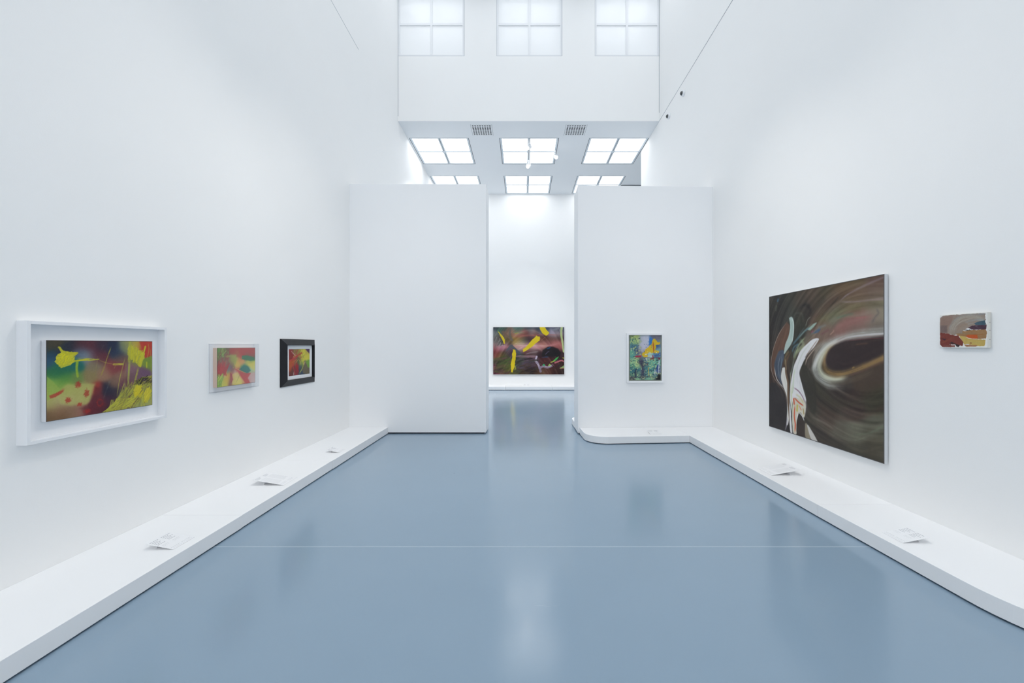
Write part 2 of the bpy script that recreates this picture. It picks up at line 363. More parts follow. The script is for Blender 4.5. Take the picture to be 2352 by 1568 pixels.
PAINTINGS = {
 'misty': (1.43, 340, 240, [
  ('rbf',0.075,0.02,[(0.013,0.033,60,62,52),(0.074,0.033,95,75,45),(0.185,0.045,45,45,60),(0.268,0.058,85,40,50),(0.355,0.058,95,42,55),(0.446,0.086,60,45,65),(0.571,0.087,38,48,75),(0.622,0.174,38,58,88),(0.683,0.088,120,130,105),(0.725,0.059,165,165,80),(0.813,0.059,205,175,60),(0.903,0.09,205,60,45),(0.974,0.106,210,60,45),(0.974,0.028,205,55,45),(0.029,0.156,28,68,88),(0.014,0.254,50,90,125),(0.121,0.096,32,50,68),(0.285,0.151,90,115,140),(0.338,0.192,135,142,150),(0.235,0.319,25,110,100),(0.075,0.358,32,118,80),(0.137,0.389,30,110,85),(0.401,0.331,140,125,95),(0.044,0.417,45,125,70),(0.015,0.525,150,195,70),(0.138,0.478,90,158,60),(0.235,0.502,115,148,70),(0.356,0.489,150,130,80),(0.494,0.477,162,118,90),(0.643,0.521,150,105,85),(0.562,0.399,145,65,65),(0.447,0.238,110,48,60),(0.4,0.154,95,42,58),(0.622,0.375,142,58,68),(0.642,0.261,125,88,75),(0.791,0.418,142,100,112),(0.881,0.487,115,80,108),(0.927,0.306,128,155,50),(0.974,0.309,125,155,50),(0.835,0.301,132,145,60),(0.075,0.558,120,172,65),(0.03,0.626,185,192,80),(0.154,0.633,178,192,75),(0.313,0.658,188,182,95),(0.27,0.743,192,186,100),(0.107,0.764,196,184,120),(0.187,0.792,192,172,115),(0.046,0.802,188,182,100),(0.076,0.87,160,115,85),(0.187,0.908,150,110,80),(0.031,0.947,130,95,60),(0.123,0.97,135,95,60),(0.27,0.901,165,110,90),(0.411,0.673,180,55,45),(0.505,0.688,36,38,60),(0.593,0.744,45,42,62),(0.43,0.786,110,42,55),(0.448,0.885,90,36,50),(0.357,0.947,112,36,50),(0.544,0.849,75,36,55),(0.695,0.644,112,60,78),(0.593,0.601,132,98,80),(0.644,0.782,90,60,62),(0.803,0.539,122,85,92),(0.749,0.8,140,130,80),(0.917,0.906,165,168,80),(0.952,0.99,170,172,95),(0.859,0.743,120,110,70)]),
  ('poly',[(0.083,0.684),(0.138,0.579),(0.186,0.573),(0.321,0.579),(0.397,0.589),(0.361,0.786),(0.322,0.859),(0.187,0.844),(0.107,0.802)],(190,186,98),0.0499,0.75,0.0249),
  ('poly',[(0.004,0.45),(0.045,0.504),(0.106,0.625),(0.076,0.683),(0.004,0.744)],(160,190,75),0.0185,0.75,0.0116),
  ('poly',[(0.852,0.006),(1.0,0.005),(1.001,0.216),(0.915,0.26),(0.886,0.121)],(208,58,42),0.0225,0.9,0.0129),
  ('poly',[(0.27,0.901),(0.357,0.839),(0.384,0.709),(0.397,0.63),(0.438,0.65),(0.458,0.832),(0.524,0.901),(0.449,0.996),(0.331,0.995)],(105,36,46),0.0612,0.6,0.0266),
  ('poly',[(0.0,0.0),(0.184,0.001),(0.074,0.058),(0.006,0.144)],(72,66,50),0.0467,0.7,0.0233),
  ('line',[(0.076,0.683),(0.114,0.639),(0.138,0.611)],0.0309,(190,70,40),0.0238,0.5,0.4),
  ('spot',0.095,0.667,0.0614,0.0283,-28,(196,62,40),0),
  ('poly',[(0.019,0.685),(0.076,0.658),(0.095,0.68),(0.068,0.713),(0.027,0.721)],(196,66,46),0.0139,0.85,0.007),
  ('spot',0.25,0.578,0.0452,0.0553,0,(190,58,38),0),
  ('spot',0.322,0.706,0.0388,0.0723,8,(186,66,42),0),
  ('spot',0.166,0.769,0.0462,0.0437,0,(196,62,40),0),
  ('spot',0.264,0.844,0.0404,0.0328,0,(196,62,44),0),
  ('spot',0.327,0.947,0.0569,0.0388,0,(176,42,36),0),
  ('spot',0.444,0.857,0.0568,0.0703,0,(160,38,38),1),
  ('poly',[(0.092,0.073),(0.105,0.077),(0.125,0.121),(0.177,0.145),(0.241,0.15),(0.241,0.176),(0.208,0.198),(0.203,0.226),(0.225,0.251),(0.214,0.266),(0.187,0.316),(0.11,0.351),(0.086,0.306),(0.055,0.263),(0.071,0.233),(0.065,0.207),(0.086,0.171),(0.111,0.156),(0.097,0.114)],(212,206,38),0.006,0.92,0.0144),
  ('scrib',[(0.105,0.146),(0.145,0.15),(0.214,0.162),(0.197,0.2),(0.206,0.246),(0.177,0.296),(0.117,0.317),(0.098,0.291),(0.078,0.246),(0.086,0.202),(0.109,0.171)],25,150,0.0601,0.012,[(212,206,38),(212,206,38),(232,222,20),(205,200,30)],0.9),
  ('scrib',[(0.109,0.159),(0.177,0.174),(0.185,0.251),(0.125,0.299),(0.098,0.247)],60,50,0.0601,0.0108,[(235,225,15),(212,206,38)],0.9),
  ('line',[(0.092,0.083),(0.117,0.127),(0.145,0.16)],0.031,(214,208,36),0.006,0.95,0.2),
  ('line',[(0.177,0.167),(0.241,0.16)],0.0346,(216,208,30),0.0062,0.95,0.2),
  ('line',[(0.185,0.293),(0.235,0.262),(0.338,0.249)],0.0302,(222,212,28),0.0063,0.95,0.3),
  ('line',[(0.218,0.227),(0.32,0.234),(0.433,0.254)],0.0155,(200,196,60),0.0065,0.8,0.6),
  ('line',[(0.338,0.262),(0.433,0.251)],0.0212,(206,200,50),0.0053,0.9,0.5),
  ('line',[(0.433,0.262),(0.504,0.305),(0.582,0.332)],0.0097,(190,170,60),0.0055,0.8,0.4),
  ('line',[(0.577,0.332),(0.668,0.335)],0.0347,(210,200,50),0.0087,0.9,0.5),
  ('line',[(0.241,0.28),(0.237,0.372),(0.245,0.47)],0.0376,(165,196,40),0.0075,0.95,0.2),
  ('line',[(0.553,0.073),(0.508,0.255),(0.485,0.365),(0.447,0.502)],0.0221,(175,160,60),0.0083,0.85,0.7),
  ('line',[(0.602,0.331),(0.577,0.4)],0.0143,(175,160,60),0.0057,0.7,0.5),
  ('line',[(0.423,0.196),(0.41,0.359),(0.383,0.492)],0.0107,(165,150,70),0.008,0.4,0.6),
  ('line',[(0.543,0.553),(0.514,0.661),(0.476,0.808)],0.0278,(120,122,112),0.0111,0.6,0.8),
  ('line',[(0.484,0.045),(0.456,0.128)],0.0109,(120,120,110),0.0082,0.3,0.5),
  ('poly',[(0.731,0.096),(0.758,0.101),(0.796,0.104),(0.88,0.179),(0.913,0.183),(0.909,0.259),(0.886,0.281),(0.872,0.387),(0.841,0.38),(0.822,0.308),(0.791,0.281),(0.747,0.259),(0.726,0.177)],(212,206,38),0.0077,0.88,0.0217),
  ('scrib',[(0.736,0.074),(0.796,0.104),(0.886,0.182),(0.892,0.243),(0.864,0.348),(0.841,0.347),(0.813,0.285),(0.737,0.236),(0.72,0.147)],78,130,0.0849,0.0154,[(212,206,38),(186,186,56),(218,208,28),(205,196,40)],0.85),
  ('line',[(0.921,0.078),(0.903,0.167),(0.864,0.382)],0.0382,(214,206,40),0.0095,0.95,0.3),
  ('line',[(0.747,0.007),(0.737,0.296)],0.0453,(190,188,60),0.0121,0.8,0.5),
  ('line',[(0.743,0.266),(0.732,0.502),(0.722,0.736)],0.0391,(180,185,70),0.012,0.85,0.4),
  ('line',[(0.696,0.235),(0.638,0.55),(0.608,0.818)],0.016,(184,182,70),0.0073,0.85,0.4),
  ('line',[(0.705,0.294),(0.69,0.644)],0.0134,(160,150,70),0.0074,0.6,0.6),
  ('line',[(0.841,0.392),(0.803,0.599),(0.781,0.731)],0.0339,(188,188,60),0.0123,0.85,0.4),
  ('line',[(0.95,0.013),(0.962,0.122),(0.939,0.276)],0.0146,(200,160,60),0.0081,0.7,0.4),
  ('line',[(0.974,0.06),(0.989,0.31),(0.99,0.685)],0.0147,(180,170,70),0.0082,0.6,0.4),
  ('line',[(0.936,0.307),(0.937,0.418)],0.0242,(196,200,40),0.0081,0.9,0.2),
  ('scrib',[(0.814,0.578),(0.993,0.529),(0.993,0.717),(0.814,0.691)],30,90,0.0955,0.0127,[(60,50,30),(190,190,50),(110,105,40),(40,36,34)],0.8),
  ('line',[(0.685,0.584),(0.701,0.762),(0.68,0.861)],0.0385,(165,175,90),0.0118,0.7,0.5),
  ('line',[(0.649,0.681),(0.623,0.85)],0.0232,(130,160,90),0.0116,0.7,0.5),
  ('scrib',[(0.669,0.699),(0.749,0.696),(0.836,0.702),(0.981,0.708),(0.994,0.889),(0.905,0.896),(0.86,0.956),(0.782,0.962),(0.644,0.969),(0.554,0.978),(0.515,0.948),(0.554,0.9),(0.613,0.877),(0.628,0.808)],60,330,0.195,0.0135,[(186,186,56),(160,162,62),(196,196,56),(140,140,66),(120,96,60),(204,198,50)],0.62),
  ('scrib',[(0.496,0.951),(0.644,0.868),(0.771,0.893),(0.749,0.977),(0.554,0.992)],35,90,0.1889,0.0131,[(205,196,50),(160,150,60),(186,186,56)],0.8),
  ('scrib',[(0.803,0.704),(0.87,0.714),(0.871,0.821),(0.803,0.809)],50,40,0.0778,0.0249,[(226,206,26),(216,200,36)],0.9),
  ('scrib',[(0.905,0.766),(0.987,0.763),(0.964,0.907),(0.917,0.898)],65,30,0.1129,0.0194,[(222,206,40)],0.8),
  ('tooth',0.03),
 ]),
 'pastel': (1.46, 170, 120, [
  ('rbf',0.09,0.02,[(0.07,0.064,110,150,70),(0.127,0.141,120,150,80),(0.239,0.034,120,95,60),(0.387,0.051,165,80,65),(0.621,0.069,190,75,65),(0.87,0.105,185,75,70),(0.703,0.136,200,75,65),(0.974,0.038,170,80,65),(0.242,0.221,135,125,70),(0.102,0.292,150,85,75),(0.05,0.425,175,60,60),(0.135,0.521,190,60,60),(0.068,0.606,190,65,60),(0.035,0.364,60,80,90),(0.188,0.372,150,95,85),(0.304,0.409,150,120,90),(0.392,0.32,165,165,80),(0.451,0.227,180,180,90),(0.577,0.328,220,150,90),(0.642,0.396,228,165,100),(0.517,0.454,225,190,90),(0.79,0.437,210,200,90),(0.909,0.444,215,205,85),(0.754,0.253,60,130,85),(0.89,0.291,60,130,90),(0.963,0.583,205,215,160),(0.878,0.643,190,210,150),(0.71,0.564,70,135,115),(0.777,0.635,60,110,110),(0.661,0.593,70,150,100),(0.307,0.534,120,95,110),(0.367,0.601,150,90,90),(0.264,0.592,120,140,130),(0.281,0.686,225,170,70),(0.429,0.7,220,185,150),(0.491,0.754,228,200,160),(0.356,0.771,190,70,70),(0.343,0.893,140,80,80),(0.226,0.833,225,190,70),(0.196,0.754,220,180,80),(0.112,0.745,170,190,90),(0.044,0.737,140,185,90),(0.034,0.899,150,185,70),(0.144,0.928,215,205,80),(0.403,0.9,225,205,90),(0.524,0.9,235,215,90),(0.52,0.661,200,90,85),(0.632,0.752,205,80,75),(0.714,0.858,205,80,75),(0.797,0.9,205,85,80),(0.846,0.807,215,160,150),(0.932,0.816,215,175,165),(0.951,0.952,210,190,190)]),
  ('poly',[(0.296,0.003),(1.0,0.003),(0.986,0.312),(0.706,0.334),(0.513,0.261),(0.419,0.178),(0.27,0.128)],(186,70,62),0.0952,0.7,0.0635),
  ('poly',[(0.615,0.216),(0.754,0.203),(0.977,0.278),(0.987,0.372),(0.806,0.355),(0.617,0.305)],(52,128,84),0.0222,0.9,0.0317),
  ('poly',[(0.55,0.592),(0.676,0.48),(0.775,0.519),(0.878,0.652),(0.761,0.708)],(48,125,112),0.0317,0.9,0.0159),
  ('poly',[(0.403,0.541),(0.551,0.616),(0.761,0.716),(0.879,0.719),(0.813,0.853),(0.848,0.981),(0.716,0.988),(0.601,0.797),(0.504,0.628)],(206,76,70),0.0349,0.85,0.0159),
  ('poly',[(0.782,0.47),(0.996,0.415),(0.99,0.653),(0.877,0.576)],(232,214,90),0.0635,0.7,0.0159),
  ('poly',[(0.312,0.781),(0.384,0.696),(0.505,0.66),(0.601,0.813),(0.716,0.988),(0.374,0.982)],(232,214,120),0.0635,0.7,0.0159),
  ('poly',[(0.309,0.658),(0.354,0.693),(0.387,0.852),(0.344,0.939),(0.313,0.843)],(165,60,70),0.0381,0.8,0.0159),
  ('poly',[(0.78,0.849),(0.879,0.727),(0.991,0.737),(0.995,0.999),(0.849,0.989)],(222,186,178),0.0476,0.75,0.0159),
  ('scrib',[(0.003,0.123),(0.181,0.019),(0.241,0.174),(0.186,0.249),(0.02,0.274)],65,110,0.1746,0.0254,[(120,165,70),(150,180,90),(110,120,70),(140,90,60)],0.75),
  ('scrib',[(0.02,0.304),(0.3,0.191),(0.276,0.439),(0.133,0.43),(0.025,0.513)],70,70,0.1905,0.0286,[(150,85,75),(150,130,100),(170,70,65),(130,110,80)],0.6),
  ('scrib',[(0.01,0.422),(0.276,0.439),(0.195,0.708),(0.016,0.69)],75,80,0.1905,0.0286,[(190,58,58),(176,60,60),(198,66,60)],0.6),
  ('line',[(0.214,0.22),(0.39,0.209),(0.458,0.195)],0.0635,(165,160,80),0.0159,0.8,0.5),
  ('line',[(0.458,0.203),(0.446,0.386),(0.396,0.525)],0.054,(175,178,84),0.0159,0.9,0.5),
  ('line',[(0.244,0.282),(0.334,0.411),(0.426,0.543)],0.0413,(150,130,80),0.0159,0.8,0.5),
  ('line',[(0.075,0.306),(0.133,0.43)],0.0413,(150,120,100),0.0127,0.7,0.4),
  ('line',[(0.231,0.374),(0.191,0.495)],0.0413,(150,125,105),0.0127,0.7,0.4),
  ('scrib',[(0.003,0.703),(0.154,0.749),(0.116,0.91),(0.022,0.956)],60,60,0.1587,0.0222,[(150,190,80),(120,150,60),(200,210,90)],0.7),
  ('line',[(0.411,0.526),(0.663,0.674),(0.761,0.708)],0.0111,(225,205,100),0.0079,0.9,0.1),
  ('line',[(0.605,0.604),(0.538,0.79),(0.456,0.954)],0.0111,(120,120,60),0.0063,0.8,0.3),
  ('line',[(0.679,0.708),(0.634,0.881)],0.0063,(215,150,120),0.0063,0.7,0.2),
  ('line',[(0.139,0.718),(0.182,0.737),(0.176,0.797)],0.0254,(240,190,170),0.0095,0.9,0.4),
  ('line',[(0.263,0.531),(0.252,0.683)],0.0222,(90,120,130),0.0127,0.7,0.2),
  ('tooth',0.03),
 ]),
 'fan': (1.48, 120, 110, [
  ('rbf',0.1,0.03,[(0.085,0.091,165,45,40),(0.064,0.307,150,40,35),(0.043,0.568,205,85,35),(0.047,0.744,200,75,35),(0.077,0.924,120,45,40),(0.244,0.094,150,110,60),(0.407,0.053,160,140,60),(0.548,0.055,205,190,50),(0.692,0.057,225,215,50),(0.871,0.059,120,70,110),(0.964,0.107,80,50,90),(0.938,0.224,220,200,70),(0.883,0.386,235,225,70),(0.554,0.236,190,150,60),(0.645,0.376,190,195,70),(0.277,0.316,190,60,70),(0.42,0.502,90,110,60),(0.564,0.556,150,170,70),(0.309,0.495,160,90,60),(0.369,0.679,180,30,40),(0.374,0.839,150,35,45),(0.182,0.822,110,60,50),(0.539,0.692,70,90,90),(0.516,0.874,60,70,90),(0.605,0.929,50,70,100),(0.718,0.799,110,100,80),(0.902,0.861,120,105,85),(0.801,0.617,130,125,80),(0.937,0.578,130,180,60),(0.948,0.484,120,170,60)]),
  ('poly',[(-0.007,0.015),(0.11,0.049),(0.302,0.228),(0.143,0.31),(-0.0,0.348)],(160,42,38),0.0409,0.8,0.0273),
  ('poly',[(0.0,0.391),(0.252,0.403),(0.257,0.582),(0.008,0.741)],(206,86,34),0.0545,0.8,0.0273),
  ('poly',[(0.738,0.519),(0.892,0.623),(1.008,0.822),(1.0,0.99),(0.664,0.958),(0.631,0.838)],(116,104,80),0.0364,0.9,0.0227),
  ('poly',[(0.796,0.476),(1.01,0.463),(1.022,0.775),(0.897,0.742)],(126,176,58),0.0318,0.9,0.0227),
  ('poly',[(0.824,0.003),(1.0,0.005),(1.006,0.155),(0.873,0.106)],(96,60,100),0.0364,0.9,0.0182),
  ('poly',[(0.575,0.01),(0.779,0.012),(0.999,0.202),(1.009,0.439),(0.824,0.407),(0.62,0.513),(0.554,0.236)],(230,216,60),0.0545,0.8,0.0455),
  ('line',[(0.066,0.427),(0.304,0.295),(0.608,0.146)],0.0773,(214,60,50),0.0182,0.95,0.3),
  ('line',[(0.147,0.508),(0.416,0.366)],0.0227,(226,130,50),0.0114,0.9,0.2),
  ('line',[(0.084,0.048),(0.247,0.204),(0.357,0.252)],0.0455,(226,190,180),0.0182,0.9,0.5),
  ('line',[(0.3,0.139),(0.196,0.313)],0.0318,(214,200,110),0.0136,0.8,0.5),
  ('line',[(0.175,0.532),(0.206,0.712),(0.28,0.944)],0.0727,(206,44,58),0.0182,0.95,0.3),
  ('line',[(0.223,0.87),(0.218,0.971)],0.0455,(235,190,185),0.0136,0.9,0.3),
  ('line',[(0.364,0.476),(0.355,0.678),(0.431,0.867)],0.0773,(182,24,36),0.0227,0.9,0.3),
  ('line',[(0.416,0.366),(0.534,0.508),(0.509,0.644)],0.0318,(226,180,120),0.0136,0.9,0.3),
  ('line',[(0.676,0.423),(0.656,0.7),(0.476,0.963)],0.0545,(206,212,60),0.0182,0.95,0.3),
  ('line',[(0.767,0.498),(0.698,0.633)],0.0591,(228,180,140),0.0182,0.9,0.3),
  ('line',[(0.638,0.17),(0.617,0.421),(0.712,0.611)],0.0545,(222,216,60),0.0182,0.9,0.3),
  ('line',[(0.255,0.515),(0.289,0.764)],0.0182,(60,90,50),0.0114,0.8,0.3),
  ('scrib',[(0.136,0.049),(0.692,0.057),(0.705,0.425),(0.309,0.495)],50,40,0.1818,0.0205,[(200,190,60),(150,110,50),(190,70,50),(110,120,60)],0.6),
  ('tooth',0.03),
 ]),
 'bands': (1.5, 260, 172, [
  ('rbf',0.08,0.02,[(0.033,0.032,50,60,70),(0.15,0.032,50,80,80),(0.346,0.032,55,90,95),(0.503,0.032,60,80,90),(0.62,0.032,45,60,75),(0.738,0.044,50,60,80),(0.894,0.044,90,95,110),(0.017,0.138,150,155,155),(0.056,0.185,90,85,80),(0.111,0.067,80,110,90),(0.174,0.126,150,110,85),(0.229,0.102,130,95,80),(0.346,0.102,120,150,110),(0.315,0.149,190,110,90),(0.385,0.161,195,100,100),(0.464,0.149,150,80,70),(0.542,0.114,170,150,150),(0.581,0.149,180,120,105),(0.699,0.102,120,110,120),(0.816,0.126,170,160,180),(0.894,0.138,190,165,170),(0.056,0.255,80,78,75),(0.127,0.279,110,80,60),(0.19,0.244,90,80,50),(0.236,0.267,110,90,45),(0.33,0.291,160,130,40),(0.393,0.267,110,100,50),(0.44,0.279,60,65,55),(0.503,0.232,60,35,45),(0.581,0.208,60,35,35),(0.659,0.279,130,75,65),(0.738,0.232,90,50,40),(0.816,0.255,100,65,55),(0.91,0.232,80,55,50),(0.777,0.326,160,95,95),(0.894,0.326,190,110,105),(0.033,0.349,150,140,135),(0.111,0.373,140,130,130),(0.229,0.373,110,85,80),(0.346,0.349,190,160,120),(0.409,0.373,225,200,175),(0.033,0.42,175,90,95),(0.111,0.444,200,110,140),(0.174,0.42,190,120,130),(0.346,0.42,225,170,160),(0.393,0.432,230,160,165),(0.487,0.42,190,130,140),(0.581,0.42,225,175,170),(0.659,0.432,225,150,150),(0.722,0.396,200,130,110),(0.855,0.385,190,110,100),(0.926,0.444,160,80,80),(0.957,0.373,190,110,100),(0.033,0.538,110,40,40),(0.064,0.608,150,70,60),(0.111,0.632,140,120,50),(0.135,0.573,70,60,40),(0.205,0.538,80,65,60),(0.236,0.514,90,60,85),(0.299,0.561,70,60,70),(0.362,0.538,70,75,85),(0.464,0.514,110,60,60),(0.581,0.538,120,95,95),(0.542,0.573,90,60,60),(0.659,0.538,50,30,35),(0.777,0.514,30,25,30),(0.855,0.514,35,28,30),(0.933,0.561,55,35,38),(0.973,0.632,70,40,45),(0.072,0.714,70,85,50),(0.15,0.691,70,90,50),(0.19,0.773,90,105,45),(0.127,0.832,90,70,50),(0.033,0.867,150,60,90),(0.111,0.902,130,60,80),(0.056,0.773,60,70,45),(0.19,0.926,100,100,40),(0.346,0.714,60,70,50),(0.409,0.691,60,75,45),(0.464,0.749,110,75,110),(0.377,0.832,80,70,85),(0.503,0.773,50,45,50),(0.565,0.749,90,60,85),(0.503,0.891,50,35,38),(0.424,0.949,80,60,40),(0.307,0.949,90,85,40),(0.542,0.961,55,38,35),(0.62,0.891,55,35,32),(0.644,0.961,110,75,50),(0.738,0.714,90,45,45),(0.699,0.773,75,38,38),(0.777,0.891,90,50,40),(0.855,0.773,80,40,45),(0.894,0.926,70,40,35),(0.973,0.949,55,35,32),(0.957,0.773,70,40,35)]),
  ('rings',0.503,3.244,0.9,2.6,0,0.6,1.9,0.25,60),
  ('line',[(0.003,0.42),(0.19,0.42),(0.424,0.408),(0.659,0.42),(0.855,0.373),(0.973,0.302)],0.0541,(216,138,142),0.0541,0.6,0.3),
  ('line',[(0.307,0.391),(0.581,0.396),(0.777,0.396)],0.0212,(240,205,185),0.0235,0.6,0.3),
  ('line',[(0.268,0.196),(0.464,0.185),(0.699,0.161),(0.933,0.167)],0.0259,(186,96,84),0.0282,0.6,0.3),
  ('poly',[(0.236,0.373),(0.268,0.373),(0.385,0.538),(0.377,0.585),(0.26,0.444),(0.174,0.526),(0.182,0.491)],(82,88,96),0.0118,0.9,0.0094),
  ('poly',[(0.111,0.091),(0.143,0.079),(0.283,0.291),(0.268,0.314)],(120,92,76),0.0118,0.85,0.0071),
  ('line',[(0.252,0.008),(0.233,0.114),(0.248,0.232),(0.283,0.302)],0.0541,(100,96,90),0.0165,0.8,0.2),
  ('line',[(0.448,0.573),(0.542,0.538),(0.648,0.516)],0.0306,(150,130,130),0.0141,0.85,0.2),
  ('poly',[(0.816,0.055),(0.894,0.014),(0.933,0.026),(0.894,0.067),(0.832,0.076)],(130,132,142),0.0094,0.85,0.0047),
  ('poly',[(0.699,0.491),(0.769,0.42),(0.832,0.414),(0.91,0.455),(0.957,0.538),(0.926,0.62),(0.777,0.62),(0.683,0.62)],(28,24,28),0.0306,0.9,0.0165),
  ('poly',[(0.749,0.455),(0.8,0.418),(0.812,0.432),(0.769,0.467)],(20,75,130),0.0094,0.9,0.0047),
  ('line',[(0.679,0.644),(0.738,0.632),(0.781,0.634)],0.0141,(20,80,130),0.0071,0.9,0.3),
  ('line',[(0.73,0.585),(0.769,0.526),(0.796,0.508)],0.0235,(100,85,125),0.0094,0.8,0.4),
  ('line',[(0.323,0.62),(0.464,0.626),(0.612,0.62)],0.0424,(150,110,120),0.0118,0.85,0.3),
  ('line',[(0.323,0.604),(0.464,0.608),(0.612,0.611)],0.0094,(205,180,185),0.0059,0.9,0.2),
  ('line',[(0.612,0.626),(0.597,0.714),(0.628,0.773),(0.648,0.844)],0.0471,(206,190,212),0.0094,0.95,0.1),
  ('line',[(0.624,0.655),(0.644,0.738),(0.648,0.796)],0.0188,(90,60,90),0.0071,0.8,0.1),
  ('line',[(0.648,0.844),(0.667,0.938)],0.0541,(150,135,160),0.0094,0.9,0.1),
  ('line',[(0.652,0.867),(0.706,0.832),(0.761,0.855),(0.832,0.814)],0.0518,(160,140,165),0.0094,0.9,0.1),
  ('line',[(0.683,0.832),(0.722,0.82),(0.769,0.838),(0.832,0.808)],0.0118,(225,215,230),0.0047,0.9,0.1),
  ('poly',[(0.699,0.779),(0.73,0.791),(0.722,0.826),(0.699,0.82)],(40,180,110),0.0071,0.95,0.0071),
  ('poly',[(0.769,0.826),(0.792,0.773),(0.824,0.808)],(160,205,90),0.0071,0.95,0.0071),
  ('poly',[(0.808,0.755),(0.894,0.644),(0.926,0.62),(0.879,0.726)],(60,190,80),0.0094,0.95,0.0047),
  ('line',[(0.812,0.744),(0.871,0.714)],0.0212,(225,190,60),0.0059,0.9,0.1),
  ('line',[(0.871,0.755),(0.957,0.708),(0.988,0.726)],0.0353,(216,110,120),0.0071,0.95,0.1),
  ('poly',[(0.933,0.873),(0.996,0.808),(1.0,0.867)],(150,190,110),0.0071,0.95,0.0047),
  ('line',[(0.941,0.873),(1.0,0.867)],0.0165,(225,150,100),0.0059,0.9,0.1),
  ('line',[(0.98,0.649),(0.996,0.658)],0.0259,(190,190,60),0.0071,0.9,0.1),
  ('poly',[(0.718,0.708),(0.738,0.72),(0.73,0.732)],(206,60,30),0.0047,0.9,0.0024),
  ('line',[(0.824,0.796),(0.871,0.867),(0.894,0.879)],0.0306,(60,34,36),0.0094,0.9,0.1),
  ('line',[(0.902,0.844),(0.949,0.785)],0.0306,(44,34,40),0.0094,0.9,0.1),
  ('line',[(0.855,0.738),(0.941,0.655)],0.0235,(50,40,50),0.0094,0.6,0.1),
  ('scrib',[(0.003,0.632),(0.236,0.632),(0.236,0.996),(0.003,0.996)],20,60,0.1882,0.0282,[(60,75,40),(90,105,45),(110,60,70),(50,40,34),(80,70,50)],0.4),
  ('scrib',[(0.299,0.655),(0.581,0.655),(0.62,0.996),(0.299,0.996)],5,70,0.1647,0.0235,[(40,32,34),(90,70,90),(60,70,50),(80,60,40)],0.4),
  ('line',[(0.299,0.808),(0.315,0.867),(0.299,0.914)],0.0235,(165,175,50),0.0071,0.9,0.2),
  ('line',[(0.299,0.349),(0.393,0.355),(0.448,0.349)],0.0212,(206,180,140),0.0094,0.7,0.3),
  ('line',[(0.667,0.302),(0.714,0.232),(0.745,0.208)],0.0141,(150,100,75),0.0071,0.8,0.2),
  ('line',[(0.096,0.373),(0.15,0.396),(0.166,0.385)],0.0165,(220,215,215),0.0071,0.7,0.5),
  ('scrib',[(0.033,0.22),(0.143,0.22),(0.143,0.396),(0.033,0.396)],70,40,0.0824,0.0141,[(110,105,100),(60,55,50),(150,145,140)],0.6),
  ('line',[(0.056,0.055),(0.088,0.102)],0.0353,(60,150,90),0.0141,0.7,0.3),
  ('line',[(0.268,0.114),(0.464,0.126)],0.0165,(110,160,110),0.0141,0.6,0.5),
  ('line',[(0.299,0.149),(0.362,0.114)],0.0235,(200,180,50),0.0141,0.6,0.4),
  ('poly',[(0.068,0.096),(0.089,0.114),(0.135,0.185),(0.166,0.267),(0.164,0.355),(0.146,0.355),(0.135,0.291),(0.099,0.185)],(232,205,28),0.0082,0.98,0.0165),
  ('poly',[(0.277,0.467),(0.311,0.485),(0.324,0.561),(0.311,0.714),(0.299,0.844),(0.272,0.961),(0.251,0.949),(0.246,0.796),(0.268,0.632),(0.262,0.573),(0.274,0.538)],(238,208,18),0.0082,0.98,0.0165),
  ('poly',[(0.612,0.179),(0.63,0.199),(0.652,0.191),(0.662,0.232),(0.648,0.291),(0.589,0.355),(0.565,0.391),(0.526,0.438),(0.464,0.496),(0.424,0.526),(0.418,0.473),(0.464,0.408),(0.526,0.302),(0.581,0.22)],(236,206,22),0.0094,0.98,0.0165),
  ('poly',[(0.65,-0.009),(0.726,-0.009),(0.749,0.055),(0.791,0.126),(0.765,0.167),(0.742,0.181),(0.691,0.126),(0.666,0.067)],(238,208,18),0.0082,0.98,0.0141),
  ('line',[(0.965,0.0),(0.957,0.138),(0.973,0.302),(0.996,0.514)],0.0541,(196,214,140),0.0094,0.98,0.05),
  ('line',[(0.996,0.0),(0.995,0.302),(1.0,0.467)],0.0165,(30,50,80),0.0059,0.9,0.1),
  ('tooth',0.02),
 ]),
 'speckled': (0.7, 130, 180, [
